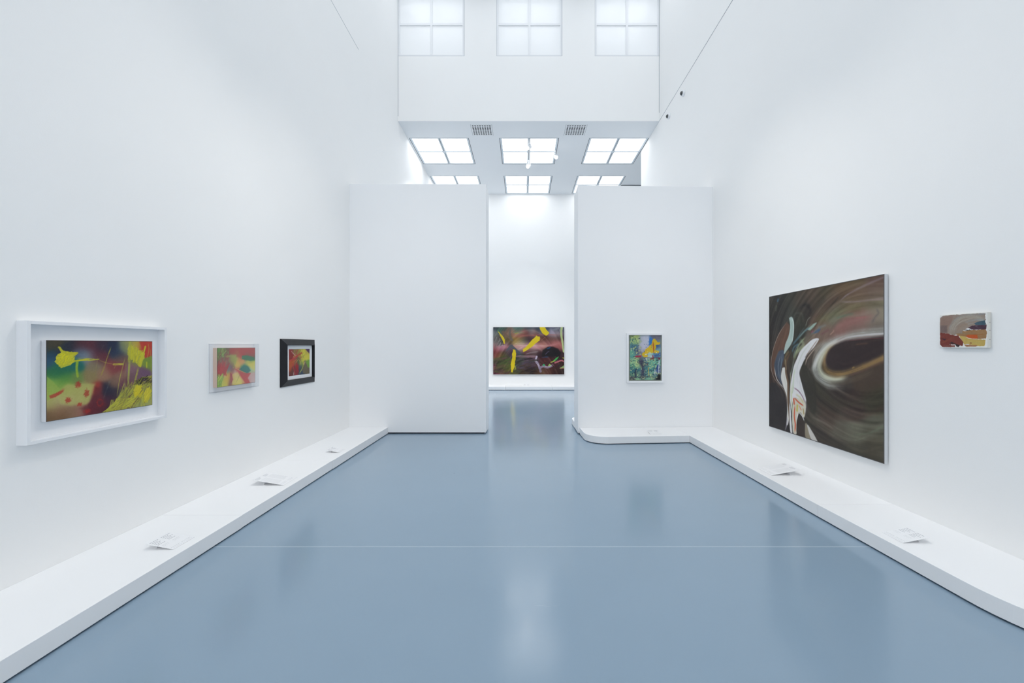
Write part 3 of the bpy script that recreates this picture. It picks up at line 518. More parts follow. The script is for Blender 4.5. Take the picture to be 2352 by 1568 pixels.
  ('rbf',0.055,0.02,[(0.013,0.014,120,140,90),(0.212,0.023,170,190,110),(0.053,0.116,90,140,130),(0.172,0.135,150,190,120),(0.252,0.116,170,195,130),(0.079,0.274,80,130,150),(0.185,0.256,75,120,140),(0.066,0.386,110,180,150),(0.212,0.367,80,110,130),(0.053,0.46,90,160,150),(0.358,0.088,150,165,170),(0.437,0.051,180,190,205),(0.543,0.088,190,195,215),(0.464,0.228,190,190,210),(0.411,0.274,180,180,200),(0.305,0.367,120,120,135),(0.358,0.33,150,150,165),(0.808,0.042,110,110,125),(0.94,0.06,115,112,130),(0.967,0.163,120,140,140),(0.675,0.116,60,120,190),(0.874,0.256,60,90,150),(0.914,0.33,130,170,170),(0.874,0.442,70,100,160),(0.675,0.442,180,205,190),(0.185,0.572,170,205,140),(0.252,0.693,175,210,140),(0.066,0.581,150,200,150),(0.066,0.693,120,180,140),(0.358,0.6,80,75,95),(0.411,0.647,60,60,80),(0.411,0.833,85,90,115),(0.437,0.535,120,150,150),(0.543,0.6,120,160,150),(0.675,0.647,110,180,150),(0.808,0.6,120,190,160),(0.914,0.553,100,170,150),(0.742,0.74,90,160,150),(0.543,0.758,80,140,140),(0.066,0.795,50,110,130),(0.252,0.777,50,110,130),(0.185,0.86,60,70,95),(0.278,0.86,130,180,140),(0.079,0.888,110,170,130),(0.543,0.879,110,160,150),(0.675,0.888,130,180,150),(0.808,0.879,120,170,160),(0.914,0.833,110,130,170),(0.954,0.926,35,35,40),(0.94,0.981,40,38,42),(0.066,0.953,80,80,90),(0.278,0.972,150,200,150),(0.543,0.977,120,180,150),(0.411,0.926,70,75,95),(0.742,0.935,90,120,120),(0.675,0.972,130,190,150)]),
  ('mottle',-0.013,0.0,0.358,0.516,34,0.08,(205,222,140),0.8,1),
  ('mottle',-0.013,0.0,0.358,0.516,40,0.13,(40,60,80),0.8,1),
  ('mottle',-0.013,0.516,1.0,1.0,34,0.1,(206,222,150),0.8,1),
  ('mottle',-0.013,0.516,1.0,1.0,40,0.1,(45,60,85),0.85,1.2),
  ('mottle',0.411,0.553,1.0,0.926,44,0.12,(40,110,120),0.8,1),
  ('mottle',-0.013,0.46,0.358,1.0,30,0.1,(60,130,120),0.7,1.4),
  ('poly',[(0.358,0.033),(0.596,0.019),(0.636,0.088),(0.609,0.2),(0.49,0.274),(0.411,0.367),(0.358,0.33),(0.384,0.2)],(196,198,216),0.0465,0.8,0.0558),
  ('poly',[(0.636,0.051),(0.702,0.042),(0.715,0.116),(0.675,0.181),(0.629,0.191)],(45,120,200),0.0093,0.95,0.0186),
  ('poly',[(0.742,0.098),(0.808,0.079),(0.874,0.135),(0.967,0.163),(0.96,0.209),(0.848,0.228),(0.834,0.33),(0.954,0.358),(0.927,0.405),(0.768,0.405),(0.623,0.386),(0.543,0.479),(0.464,0.488),(0.397,0.433),(0.437,0.367),(0.57,0.284),(0.675,0.219)],(232,190,30),0.013,0.95,0.0558),
  ('mottle',0.411,0.181,0.887,0.479,30,0.17,(60,90,130),0.9,1),
  ('mottle',0.464,0.367,0.993,0.516,28,0.12,(225,232,235),0.8,1),
  ('line',[(0.748,0.126),(0.768,0.256),(0.775,0.405)],0.0279,(186,80,40),0.0093,0.9,0.4),
  ('line',[(0.742,0.451),(0.755,0.498)],0.0279,(190,40,60),0.0074,0.9,0.2),
  ('poly',[(0.146,0.47),(0.225,0.447),(0.384,0.451),(0.377,0.484),(0.199,0.493)],(170,40,70),0.0112,0.9,0.013),
  ('line',[(0.146,0.474),(0.212,0.447),(0.358,0.442)],0.0112,(130,200,170),0.0056,0.9,0.3),
  ('line',[(0.119,0.507),(0.543,0.502),(0.993,0.507)],0.0242,(90,40,60),0.0149,0.7,0.6),
  ('poly',[(0.649,0.516),(0.781,0.502),(0.781,0.544),(0.675,0.553)],(130,70,60),0.0112,0.9,0.0149),
  ('poly',[(0.914,0.498),(0.993,0.498),(0.98,0.544),(0.94,0.553)],(130,30,70),0.0093,0.9,0.013),
  ('line',[(0.384,0.516),(0.411,0.647),(0.424,0.944)],0.0521,(62,62,84),0.0205,0.85,0.5),
  ('line',[(0.185,0.814),(0.185,0.963)],0.0372,(54,56,76),0.0149,0.85,0.4),
  ('line',[(0.0,0.944),(0.411,0.94),(0.808,0.935)],0.0223,(70,66,80),0.013,0.8,0.5),
  ('line',[(0.589,0.693),(0.603,0.814),(0.609,0.926)],0.0242,(210,180,80),0.0093,0.9,0.4),
  ('line',[(0.563,0.628),(0.563,0.684)],0.0279,(90,50,60),0.0093,0.8,0.3),
  ('line',[(0.795,0.74),(0.815,0.814),(0.808,0.898)],0.0205,(228,234,236),0.0074,0.9,0.5),
  ('line',[(0.954,0.572),(0.94,0.702),(0.94,0.842)],0.026,(226,228,238),0.0074,0.9,0.3),
  ('poly',[(0.874,0.674),(0.94,0.647),(0.914,0.814),(0.861,0.795)],(60,80,150),0.013,0.8,0.0186),
  ('poly',[(0.907,0.879),(0.98,0.87),(1.0,1.0),(0.901,0.995)],(34,34,38),0.0112,0.95,0.0112),
  ('line',[(0.675,0.451),(0.808,0.423),(0.94,0.414)],0.0316,(90,160,170),0.0112,0.85,0.4),
  ('line',[(0.53,0.498),(0.543,0.581)],0.0335,(214,218,226),0.013,0.8,0.5),
  ('line',[(0.596,0.553),(0.755,0.544)],0.0205,(206,214,120),0.0112,0.8,0.4),
  ('tooth',0.05),
 ]),
 'arc': (1.32, 190, 140, [
  ('rbf',0.5,0,[(0.251,0.395,226,226,224),(0.954,0.436,226,226,222)]),
  ('poly',[(0.005,0.067),(0.077,0.008),(0.251,-0.001),(0.419,0.003),(0.443,0.019),(0.5,0.006),(0.954,0.018),(0.968,0.046),(0.954,0.093),(0.961,0.137),(0.94,0.156),(0.968,0.191),(0.954,0.264),(0.982,0.352),(0.975,0.485),(0.726,0.48),(0.642,0.407),(0.516,0.49),(0.5,0.58),(0.361,0.61),(0.328,0.638),(0.2,0.581),(0.005,0.55)],(148,132,120),0.0091,1,0.0295),
  ('poly',[(0.005,0.079),(0.13,0.019),(0.302,0.031),(0.268,0.232),(0.182,0.391),(0.165,0.544),(0.005,0.526)],(142,116,104),0.0682,0.9,0.0227),
  ('poly',[(0.005,0.309),(0.165,0.319),(0.165,0.556),(0.005,0.538)],(112,95,92),0.0682,0.8,0.0227),
  ('line',[(0.251,0.583),(0.268,0.42),(0.336,0.261),(0.46,0.122),(0.619,0.081),(0.771,0.096),(0.961,0.147)],0.1023,(166,158,144),0.0386,0.9,0.5),
  ('line',[(0.2,0.546),(0.243,0.324),(0.353,0.146),(0.5,0.046),(0.696,0.033),(0.94,0.081)],0.0455,(150,150,148),0.0273,0.8,0.6),
  ('line',[(0.311,0.597),(0.336,0.4),(0.419,0.267),(0.548,0.186),(0.696,0.144),(0.845,0.147),(0.961,0.201)],0.0568,(172,164,150),0.0227,0.8,0.6),
  ('line',[(0.386,0.553),(0.419,0.428),(0.5,0.341),(0.619,0.304)],0.1023,(148,128,112),0.0568,0.8,0.4),
  ('line',[(0.54,0.254),(0.657,0.218),(0.809,0.187),(0.954,0.211)],0.0682,(150,156,154),0.0341,0.7,0.6),
  ('line',[(0.611,0.326),(0.657,0.296),(0.734,0.291)],0.0455,(160,158,150),0.0273,0.6,0.4),
  ('line',[(0.809,0.034),(0.954,0.04)],0.0386,(130,138,142),0.0182,0.8,0.5),
  ('poly',[(0.734,0.291),(0.845,0.245),(0.961,0.222),(0.954,0.27),(0.972,0.33),(0.94,0.362),(0.771,0.343)],(62,88,102),0.0114,0.95,0.0205),
  ('line',[(0.794,0.208),(0.947,0.216)],0.0182,(150,172,176),0.0114,0.8,0.4),
  ('poly',[(0.619,0.416),(0.703,0.355),(0.809,0.356),(0.982,0.352),(0.975,0.485),(0.734,0.48),(0.68,0.47)],(72,48,62),0.0114,0.95,0.0205),
  ('line',[(0.749,0.369),(0.794,0.394),(0.823,0.417)],0.0068,(150,140,150),0.0045,0.8,0.3),
  ('poly',[(0.516,0.49),(0.564,0.464),(0.619,0.43),(0.68,0.464),(0.669,0.503),(0.579,0.493)],(232,232,232),0.0068,1,0.0159),
  ('scrib',[(0.548,0.474),(0.673,0.475),(0.673,0.503),(0.548,0.491)],0,14,0.0341,0.0136,[(40,38,36)],0.9),
  ('poly',[(0.508,0.512),(0.688,0.492),(0.968,0.485),(0.989,0.544),(0.982,0.651),(0.968,0.741),(0.809,0.755),(0.642,0.708),(0.548,0.672),(0.468,0.67),(0.361,0.61),(0.361,0.575),(0.492,0.58)],(150,112,72),0.0091,0.98,0.0273),
  ('line',[(0.361,0.587),(0.579,0.583),(0.809,0.569)],0.0273,(138,120,100),0.0159,0.7,0.5),
  ('poly',[(0.564,0.656),(0.642,0.624),(0.801,0.629),(0.816,0.744),(0.696,0.737),(0.603,0.702)],(190,84,36),0.0159,0.95,0.0159),
  ('line',[(0.696,0.609),(0.809,0.624),(0.954,0.618)],0.0227,(150,95,50),0.0159,0.7,0.4),
  ('poly',[(0.005,0.538),(0.2,0.581),(0.328,0.638),(0.411,0.634),(0.468,0.75),(0.524,0.842),(0.516,0.921),(0.5,0.966),(0.419,0.922),(0.319,0.911),(0.217,0.9),(0.336,0.986),(0.13,0.989),(0.05,0.979),(0.005,0.913)],(118,54,46),0.0091,0.98,0.025),
  ('line',[(0.014,0.865),(0.13,0.817),(0.234,0.735),(0.336,0.679)],0.0568,(130,74,52),0.0295,0.8,0.6),
  ('poly',[(0.014,0.72),(0.094,0.727),(0.156,0.722),(0.112,0.793),(0.077,0.757)],(66,40,48),0.0091,0.95,0.0136),
  ('poly',[(0.217,0.876),(0.268,0.823),(0.311,0.864),(0.402,0.91),(0.451,0.933),(0.419,0.991),(0.378,0.98),(0.336,0.899)],(48,36,38),0.0068,0.97,0.0159),
  ('poly',[(0.059,0.937),(0.2,0.923),(0.344,0.934),(0.336,0.986),(0.13,0.989)],(124,72,62),0.0091,0.9,0.0159),
  ('poly',[(0.419,0.64),(0.532,0.666),(0.642,0.736),(0.734,0.754),(0.961,0.773),(0.954,0.885),(0.94,0.96),(0.809,0.962),(0.619,0.898),(0.532,0.909),(0.508,0.819)],(192,164,88),0.0091,0.98,0.0227),
  ('line',[(0.657,0.742),(0.845,0.788),(0.954,0.778)],0.025,(160,145,90),0.0136,0.8,0.5),
  ('line',[(0.579,0.819),(0.734,0.853),(0.882,0.875)],0.0295,(180,165,96),0.0159,0.7,0.5),
  ('spot',0.673,0.87,0.0386,0.0386,0,(150,105,60),0),
  ('poly',[(0.532,0.921),(0.657,0.92),(0.801,0.935),(0.779,0.974),(0.579,0.977)],(160,112,78),0.0091,0.95,0.0182),
  ('line',[(0.572,0.904),(0.611,0.903)],0.0159,(230,226,215),0.0057,0.9,0.1),
  ('tooth',0.03),
 ]),
 'swirl': (1.007, 340, 440, [
  ('rbf',0.06,0.01,[(0.062,0.077,56,52,46),(0.192,0.119,50,47,43),(0.111,0.184,48,45,42),(0.043,0.264,52,46,42),(0.34,0.084,70,60,50),(0.239,0.035,58,56,48),(0.475,0.062,80,66,54),(0.597,0.059,76,68,50),(0.709,0.039,98,78,56),(0.812,0.014,95,82,56),(0.951,0.02,100,76,66),(0.95,0.087,104,84,72),(0.812,0.077,112,84,74),(0.665,0.109,100,78,68),(0.597,0.136,100,75,65),(0.5,0.181,90,65,55),(0.525,0.103,66,60,48),(0.382,0.126,60,52,46),(0.422,0.157,46,42,38),(0.339,0.208,60,60,48),(0.268,0.145,58,60,52),(0.325,0.274,52,50,44),(0.709,0.163,98,88,62),(0.811,0.14,105,96,66),(0.95,0.146,98,86,66),(0.573,0.195,110,105,76),(0.665,0.202,92,112,90),(0.761,0.241,140,98,92),(0.85,0.23,146,102,96),(0.95,0.206,152,140,122),(0.924,0.25,142,126,112),(0.993,0.187,150,142,122),(0.708,0.263,136,96,88),(0.596,0.275,120,92,82),(0.811,0.283,112,98,86),(0.95,0.296,66,54,50),(0.548,0.317,120,100,86),(0.473,0.388,110,96,84),(0.106,0.731,50,42,40),(0.071,0.871,42,37,38),(0.153,0.878,40,35,37),(0.073,0.661,66,50,44),(0.497,0.64,58,52,44),(0.707,0.661,62,52,46),(0.905,0.6,72,58,48),(0.949,0.521,74,60,50),(0.949,0.671,64,60,46),(0.809,0.729,68,54,48),(0.594,0.762,60,52,44),(0.471,0.734,56,52,44),(0.419,0.555,60,54,46),(0.444,0.83,60,54,46),(0.949,0.822,88,86,72),(0.809,0.89,108,106,90),(0.706,0.895,92,86,74),(0.593,0.849,74,60,52),(0.705,0.971,56,50,44),(0.904,0.97,64,58,48),(0.545,0.947,55,48,42),(0.949,0.897,82,76,62),(0.809,0.97,64,60,50)]),
  ('line',[(0.448,0.214),(0.561,0.203),(0.709,0.172),(0.86,0.151),(0.997,0.151)],0.0372,(106,100,70),0.0428,0.6,0.2),
  ('line',[(0.642,0.302),(0.687,0.262),(0.811,0.231),(0.959,0.207)],0.047,(150,104,98),0.0398,0.55,0.3),
  ('line',[(0.596,0.232),(0.73,0.202),(0.869,0.2),(0.997,0.173)],0.0142,(140,130,112),0.0266,0.5,0.3),
  ('line',[(0.665,0.21),(0.751,0.195),(0.811,0.192)],0.0129,(84,116,92),0.0185,0.6,0.2),
  ('line',[(0.698,0.111),(0.751,0.078),(0.869,0.042),(0.997,0.014)],0.0122,(146,128,134),0.0139,0.8,0.3),
  ('line',[(0.698,0.111),(0.811,0.123),(0.997,0.126)],0.0122,(142,124,124),0.0156,0.75,0.3),
  ('line',[(0.524,0.219),(0.62,0.139),(0.709,0.064)],0.0099,(54,50,42),0.0199,0.5,0.1),
  ('line',[(0.597,0.067),(0.5,0.137),(0.448,0.187)],0.0274,(58,54,46),0.0316,0.6,0.2),
  ('line',[(0.282,0.214),(0.326,0.131),(0.396,0.099),(0.442,0.131),(0.442,0.186)],0.0296,(44,40,37),0.0273,0.7,0.3),
  ('line',[(0.267,0.174),(0.311,0.149),(0.368,0.162),(0.381,0.22)],0.014,(84,88,76),0.0163,0.6,0.5),
  ('line',[(0.275,0.185),(0.326,0.174),(0.353,0.247),(0.339,0.312)],0.0117,(72,78,66),0.0164,0.5,0.5),
  ('line',[(0.95,0.169),(0.967,0.2),(0.946,0.221),(0.924,0.257)],0.013,(104,94,92),0.0179,0.7,0.3),
  ('line',[(0.811,0.216),(0.897,0.217)],0.0086,(160,100,96),0.0103,0.7,0.3),
  ('rings',0.868,0.402,0.28,0.22,-8,1.0,4.2,0.2,11),
  ('line',[(0.446,0.517),(0.472,0.597),(0.558,0.687),(0.706,0.728),(0.904,0.677),(0.996,0.613)],0.0573,(64,62,46),0.0573,0.35,0.2),
  ('line',[(0.419,0.602),(0.496,0.731),(0.617,0.801),(0.789,0.805),(0.996,0.709)],0.029,(76,54,46),0.0386,0.5,0.3),
  ('line',[(0.404,0.818),(0.495,0.867),(0.616,0.914),(0.789,0.927),(0.922,0.865),(0.996,0.798)],0.0339,(122,120,102),0.0321,0.55,0.4),
  ('line',[(0.444,0.848),(0.557,0.864),(0.662,0.892)],0.0145,(140,128,112),0.0166,0.5,0.4),
  ('line',[(0.809,0.89),(0.904,0.862),(0.996,0.805)],0.0118,(110,120,98),0.0168,0.5,0.3),
  ('line',[(0.996,0.909),(0.867,0.971),(0.748,0.969)],0.012,(90,84,70),0.0206,0.5,0.3),
  ('line',[(0.596,0.348),(0.511,0.388),(0.449,0.461),(0.435,0.545),(0.465,0.607)],0.0365,(150,142,132),0.0279,0.8,0.4),
  ('line',[(0.56,0.335),(0.473,0.388),(0.417,0.453)],0.0151,(120,98,84),0.0108,0.8,0.3),
  ('line',[(0.56,0.379),(0.488,0.451),(0.469,0.534)],0.0085,(70,60,54),0.0106,0.7,0.2),
  ('line',[(0.436,0.462),(0.426,0.545),(0.452,0.599)],0.0088,(206,204,200),0.0088,0.7,0.4),
  ('line',[(0.997,0.314),(0.868,0.32),(0.76,0.331),(0.653,0.362),(0.572,0.405),(0.51,0.477),(0.497,0.541),(0.535,0.583),(0.618,0.607),(0.749,0.599)],0.0806,(170,170,162),0.0441,0.9,0.25),
  ('line',[(0.997,0.312),(0.878,0.316),(0.76,0.328),(0.664,0.358)],0.0105,(206,200,200),0.0088,0.8,0.2),
  ('line',[(0.708,0.347),(0.664,0.355),(0.584,0.392),(0.523,0.45),(0.478,0.524),(0.472,0.552)],0.0307,(226,224,218),0.0205,0.85,0.2),
  ('line',[(0.997,0.323),(0.85,0.33),(0.708,0.354)],0.0069,(150,120,120),0.0069,0.6,0.2),
  ('line',[(0.642,0.379),(0.596,0.405),(0.547,0.458),(0.532,0.521),(0.571,0.567),(0.663,0.582),(0.77,0.557)],0.0439,(202,202,178),0.03,0.9,0.2),
  ('line',[(0.559,0.599),(0.663,0.607),(0.81,0.57),(0.95,0.506)],0.024,(110,100,80),0.0313,0.5,0.3),
  ('line',[(0.708,0.362),(0.63,0.396),(0.583,0.457),(0.577,0.519),(0.635,0.55),(0.728,0.545),(0.83,0.513),(0.997,0.444)],0.0376,(160,126,76),0.032,0.8,0.3),
  ('line',[(0.79,0.507),(0.81,0.498)],0.0107,(196,160,90),0.0107,0.7,0.1),
  ('blob',[(1.005,0.327),(0.868,0.336),(0.75,0.346),(0.664,0.37),(0.607,0.413),(0.586,0.466),(0.601,0.504),(0.652,0.523),(0.739,0.516),(0.849,0.48),(1.005,0.411)],(50,38,38),0.0238,1,0.0037),
  ('line',[(0.997,0.341),(0.849,0.363),(0.729,0.403)],0.0172,(66,50,44),0.0223,0.5,0.4),
  ('line',[(0.811,0.37),(0.905,0.363)],0.0086,(92,62,48),0.0138,0.6,0.3),
  ('line',[(0.664,0.472),(0.75,0.485),(0.868,0.44),(0.997,0.385)],0.0123,(60,46,44),0.0158,0.6,0.4),
  ('line',[(0.749,0.558),(0.868,0.518),(0.997,0.459)],0.0102,(84,60,64),0.0137,0.5,0.3),
  ('line',[(0.997,0.336),(0.868,0.34),(0.75,0.35)],0.0043,(130,60,66),0.0051,0.6,0.1),
  ('blob',[(0.206,0.205),(0.24,0.241),(0.224,0.33),(0.173,0.41),(0.124,0.472),(0.09,0.566),(0.056,0.6),(0.029,0.538),(0.041,0.422),(0.11,0.297)],(100,72,58),0.0181,0.95,0.0052),
  ('line',[(0.214,0.24),(0.174,0.329),(0.141,0.41)],0.0126,(124,86,70),0.0177,0.6,0.4),
  ('line',[(0.214,0.199),(0.11,0.297),(0.041,0.422),(0.019,0.539),(0.065,0.631),(0.155,0.689),(0.194,0.741),(0.21,0.849)],0.0065,(176,156,142),0.0065,0.85,0.2),
  ('blob',[(0.109,0.421),(0.165,0.41),(0.176,0.46),(0.148,0.532),(0.136,0.614),(0.152,0.664),(0.09,0.608),(0.06,0.537),(0.075,0.473)],(72,82,98),0.013,0.95,0.0052),
  ('line',[(0.133,0.451),(0.107,0.534),(0.123,0.626)],0.0065,(170,180,188),0.0078,0.7,0.3),
  ('line',[(0.165,0.46),(0.132,0.553),(0.142,0.634)],0.0077,(130,150,160),0.0077,0.7,0.3),
  ('line',[(0.06,0.537),(0.09,0.628),(0.179,0.692)],0.0079,(220,218,214),0.0065,0.85,0.1),
  ('blob',[(0.23,0.177),(0.26,0.172),(0.282,0.205),(0.284,0.272),(0.266,0.35),(0.212,0.409),(0.173,0.438),(0.189,0.369),(0.224,0.31),(0.243,0.242)],(178,196,188),0.0098,0.95,0.0037),
  ('line',[(0.252,0.175),(0.279,0.214),(0.281,0.282),(0.263,0.36)],0.006,(226,232,226),0.0048,0.9,0.1),
  ('line',[(0.24,0.192),(0.264,0.242),(0.251,0.33)],0.0049,(130,150,142),0.0049,0.6,0.1),
  ('blob',[(0.153,0.542),(0.188,0.54),(0.211,0.609),(0.225,0.697),(0.232,0.776),(0.234,0.885),(0.218,0.947),(0.2,0.941),(0.21,0.849),(0.205,0.749),(0.163,0.673),(0.139,0.614)],(224,221,214),0.01,0.97,0.0025),
  ('line',[(0.248,0.379),(0.25,0.419),(0.201,0.489),(0.197,0.57),(0.221,0.648),(0.223,0.767),(0.24,0.893),(0.249,0.996)],0.0247,(98,74,54),0.0086,0.97,0.1),
  ('line',[(0.238,0.409),(0.189,0.46),(0.18,0.53)],0.02,(120,100,70),0.01,0.8,0.2),
  ('line',[(0.189,0.47),(0.203,0.559)],0.0075,(200,190,150),0.0075,0.6,0.2),
  ('blob',[(0.261,0.595),(0.282,0.525),(0.316,0.466),(0.366,0.398),(0.473,0.334),(0.524,0.331),(0.511,0.357),(0.46,0.406),(0.407,0.453),(0.372,0.502),(0.342,0.56),(0.353,0.607),(0.378,0.671),(0.407,0.743),(0.404,0.799),(0.335,0.752),(0.28,0.759),(0.254,0.881),(0.268,0.992),(0.246,0.997),(0.234,0.895),(0.238,0.765),(0.245,0.665)],(226,224,224),0.0093,0.98,0.0046),
  ('line',[(0.339,0.332),(0.38,0.37),(0.309,0.427),(0.283,0.486)],0.0305,(166,176,140),0.0187,0.8,0.2),
  ('line',[(0.283,0.467),(0.264,0.546),(0.237,0.597)],0.0146,(130,140,130),0.0146,0.7,0.2),
  ('line',[(0.265,0.428),(0.283,0.389),(0.338,0.36)],0.0167,(84,120,136),0.0143,0.7,0.2),
  ('line',[(0.263,0.644),(0.259,0.762),(0.271,0.868),(0.278,0.99)],0.0109,(196,204,150),0.0085,0.8,0.1),
  ('line',[(0.281,0.662),(0.266,0.722)],0.0072,(160,180,130),0.0072,0.6,0.1),
  ('line',[(0.241,0.764),(0.256,0.871),(0.264,0.993)],0.0061,(60,66,56),0.0049,0.9,0.1),
  ('line',[(0.258,0.379),(0.339,0.317),(0.411,0.268),(0.474,0.252)],0.0149,(84,124,142),0.0114,0.85,0.2),
  ('line',[(0.324,0.331),(0.394,0.276),(0.474,0.225)],0.0135,(124,128,106),0.0135,0.6,0.2),
  ('blob',[(0.421,0.268),(0.474,0.234),(0.506,0.227),(0.487,0.248),(0.448,0.274)],(158,184,170),0.0109,0.9,0.0043),
  ('line',[(0.401,0.249),(0.422,0.203),(0.455,0.183)],0.0067,(150,160,140),0.0089,0.7,0.2),
  ('blob',[(0.474,0.297),(0.512,0.272),(0.542,0.271),(0.512,0.294)],(70,96,126),0.0085,0.85,0.0042),
  ('line',[(0.458,0.292),(0.476,0.279)],0.0109,(156,70,106),0.0065,0.9,0.1),
  ('line',[(0.512,0.263),(0.596,0.245)],0.0186,(130,140,140),0.0207,0.6,0.2),
  ('line',[(0.536,0.308),(0.596,0.283),(0.619,0.271)],0.0163,(120,78,82),0.0183,0.6,0.2),
  ('line',[(0.619,0.31),(0.648,0.29),(0.653,0.277)],0.0098,(176,140,124),0.0098,0.7,0.2),
  ('line',[(0.519,0.334),(0.473,0.379),(0.4,0.454)],0.0087,(150,128,114),0.0087,0.9,0.1),
  ('blob',[(0.4,0.454),(0.434,0.425),(0.486,0.397),(0.473,0.452),(0.453,0.516),(0.409,0.542),(0.39,0.52),(0.406,0.486)],(70,60,52),0.0177,0.85,0.0044),
  ('line',[(0.498,0.388),(0.42,0.462),(0.4,0.51)],0.0099,(186,166,150),0.0077,0.85,0.1),
  ('line',[(0.4,0.491),(0.395,0.529),(0.409,0.542),(0.425,0.518)],0.0045,(160,150,146),0.0045,0.8,0.1),
  ('blob',[(0.386,0.501),(0.365,0.54),(0.362,0.597),(0.405,0.677),(0.431,0.795),(0.496,0.821),(0.497,0.64),(0.446,0.544)],(54,50,42),0.0201,0.9,0.0045),
  ('blob',[(0.274,0.75),(0.335,0.742),(0.398,0.753),(0.407,0.799),(0.387,0.868),(0.352,0.84),(0.329,0.859),(0.314,0.919),(0.311,0.993),(0.273,0.991),(0.265,0.87)],(214,208,190),0.0082,0.95,0.0047),
  ('line',[(0.473,0.347),(0.393,0.407),(0.337,0.484),(0.315,0.562),(0.322,0.658)],0.0069,(196,198,196),0.0069,0.7,0.3),
  ('line',[(0.447,0.37),(0.373,0.436),(0.323,0.523)],0.0057,(206,212,190),0.0057,0.7,0.3),
  ('line',[(0.294,0.534),(0.276,0.623),(0.272,0.711)],0.0096,(176,196,150),0.0084,0.7,0.3),
  ('line',[(0.316,0.504),(0.29,0.593),(0.281,0.681)],0.006,(204,210,190),0.006,0.7,0.2),
  ('line',[(0.336,0.608),(0.361,0.682),(0.394,0.735)],0.0069,(196,190,190),0.0069,0.6,0.3),
  ('line',[(0.169,0.561),(0.187,0.641),(0.208,0.719),(0.22,0.807)],0.005,(190,184,170),0.005,0.7,0.2),
  ('line',[(0.249,0.566),(0.245,0.665),(0.252,0.763)],0.0061,(196,200,160),0.0061,0.8,0.2),
  ('line',[(0.157,0.43),(0.144,0.491),(0.153,0.562)],0.009,(120,140,156),0.009,0.6,0.3),
  ('line',[(0.091,0.473),(0.091,0.556),(0.123,0.626)],0.0066,(50,56,70),0.0079,0.6,0.3),
  ('line',[(0.229,0.221),(0.19,0.309),(0.109,0.41),(0.057,0.516)],0.0154,(112,80,62),0.0154,0.6,0.4),
  ('line',[(0.198,0.25),(0.134,0.328),(0.075,0.452)],0.0077,(74,54,46),0.0103,0.5,0.4),
  ('line',[(0.408,0.314),(0.338,0.37),(0.295,0.447)],0.0162,(150,160,120),0.0116,0.8,0.4),
  ('line',[(0.486,0.28),(0.421,0.333),(0.366,0.37)],0.0133,(110,108,86),0.0111,0.7,0.4),
  ('line',[(0.524,0.281),(0.473,0.315),(0.407,0.36)],0.0098,(134,116,98),0.0087,0.7,0.4),
  ('line',[(0.38,0.332),(0.31,0.389),(0.272,0.467)],0.0106,(112,130,130),0.0094,0.7,0.4),
  ('line',[(0.395,0.248),(0.339,0.303),(0.284,0.36)],0.0093,(90,110,112),0.0093,0.7,0.3),
  ('line',[(0.549,0.255),(0.499,0.276),(0.448,0.306)],0.0107,(104,120,128),0.0096,0.7,0.3),
  ('line',[(0.281,0.673),(0.336,0.695),(0.377,0.732),(0.399,0.772)],0.0093,(116,78,96),0.0093,0.85,0.1),
  ('line',[(0.3,0.718),(0.35,0.736),(0.384,0.774)],0.0163,(188,180,130),0.014,0.7,0.2),
  ('line',[(0.405,0.743),(0.412,0.798),(0.404,0.846)],0.0158,(84,76,76),0.0135,0.8,0.2),
  ('line',[(0.28,0.745),(0.289,0.797)],0.0168,(204,84,50),0.0072,0.95,0.1),
  ('line',[(0.286,0.744),(0.335,0.771),(0.384,0.788)],0.0117,(200,80,48),0.007,0.95,0.1),
  ('line',[(0.295,0.796),(0.288,0.875),(0.299,0.932),(0.293,0.991)],0.0156,(204,82,50),0.006,0.95,0.1),
  ('line',[(0.321,0.783),(0.315,0.842)],0.0189,(196,184,92),0.0095,0.9,0.1),
  ('line',[(0.335,0.79),(0.363,0.824)],0.0093,(214,130,90),0.007,0.9,0.1),
  ('line',[(0.377,0.803),(0.388,0.849)],0.0091,(150,120,60),0.0069,0.8,0.1),
  ('blob',[(0.335,0.853),(0.363,0.867),(0.387,0.896),(0.397,0.918),(0.403,0.989),(0.319,0.991),(0.311,0.939),(0.317,0.89)],(56,46,41),0.0058,0.98,0.0035),
  ('line',[(0.335,0.838),(0.37,0.861),(0.39,0.891)],0.0092,(226,224,224),0.0046,0.95,0.1),
  ('line',[(0.327,0.849),(0.311,0.9)],0.0095,(226,224,224),0.0047,0.9,0.1),
  ('blob',[(0.397,0.904),(0.42,0.909),(0.453,0.999),(0.4,0.997)],(152,142,122),0.009,0.9,0.0034),
  ('blob',[(0.417,0.914),(0.433,0.915),(0.52,1.006),(0.459,1.004)],(212,208,202),0.0088,0.9,0.0033),
  ('line',[(0.21,0.889),(0.203,0.95),(0.184,0.996)],0.0176,(186,180,190),0.0126,0.8,0.2),
  ('blob',[(0.004,0.668),(0.073,0.661),(0.147,0.705),(0.194,0.771),(0.204,0.87),(0.2,0.941),(0.168,1.0),(0.004,1.001)],(43,38,39),0.0156,0.9,0.0052),
  ('line',[(0.073,0.661),(0.122,0.688),(0.17,0.764)],0.0104,(84,62,56),0.0182,0.6,0.3),
  ('line',[(0.112,0.022),(0.096,0.049)],0.0183,(66,110,140),0.0157,0.7,0.2),
  ('line',[(0.087,0.069),(0.075,0.12)],0.0212,(96,104,88),0.0212,0.6,0.2),
  ('line',[(0.026,0.221),(0.018,0.327)],0.0273,(48,42,38),0.0273,0.4,0.2),
  ('tooth',0.02),
 ]),
}

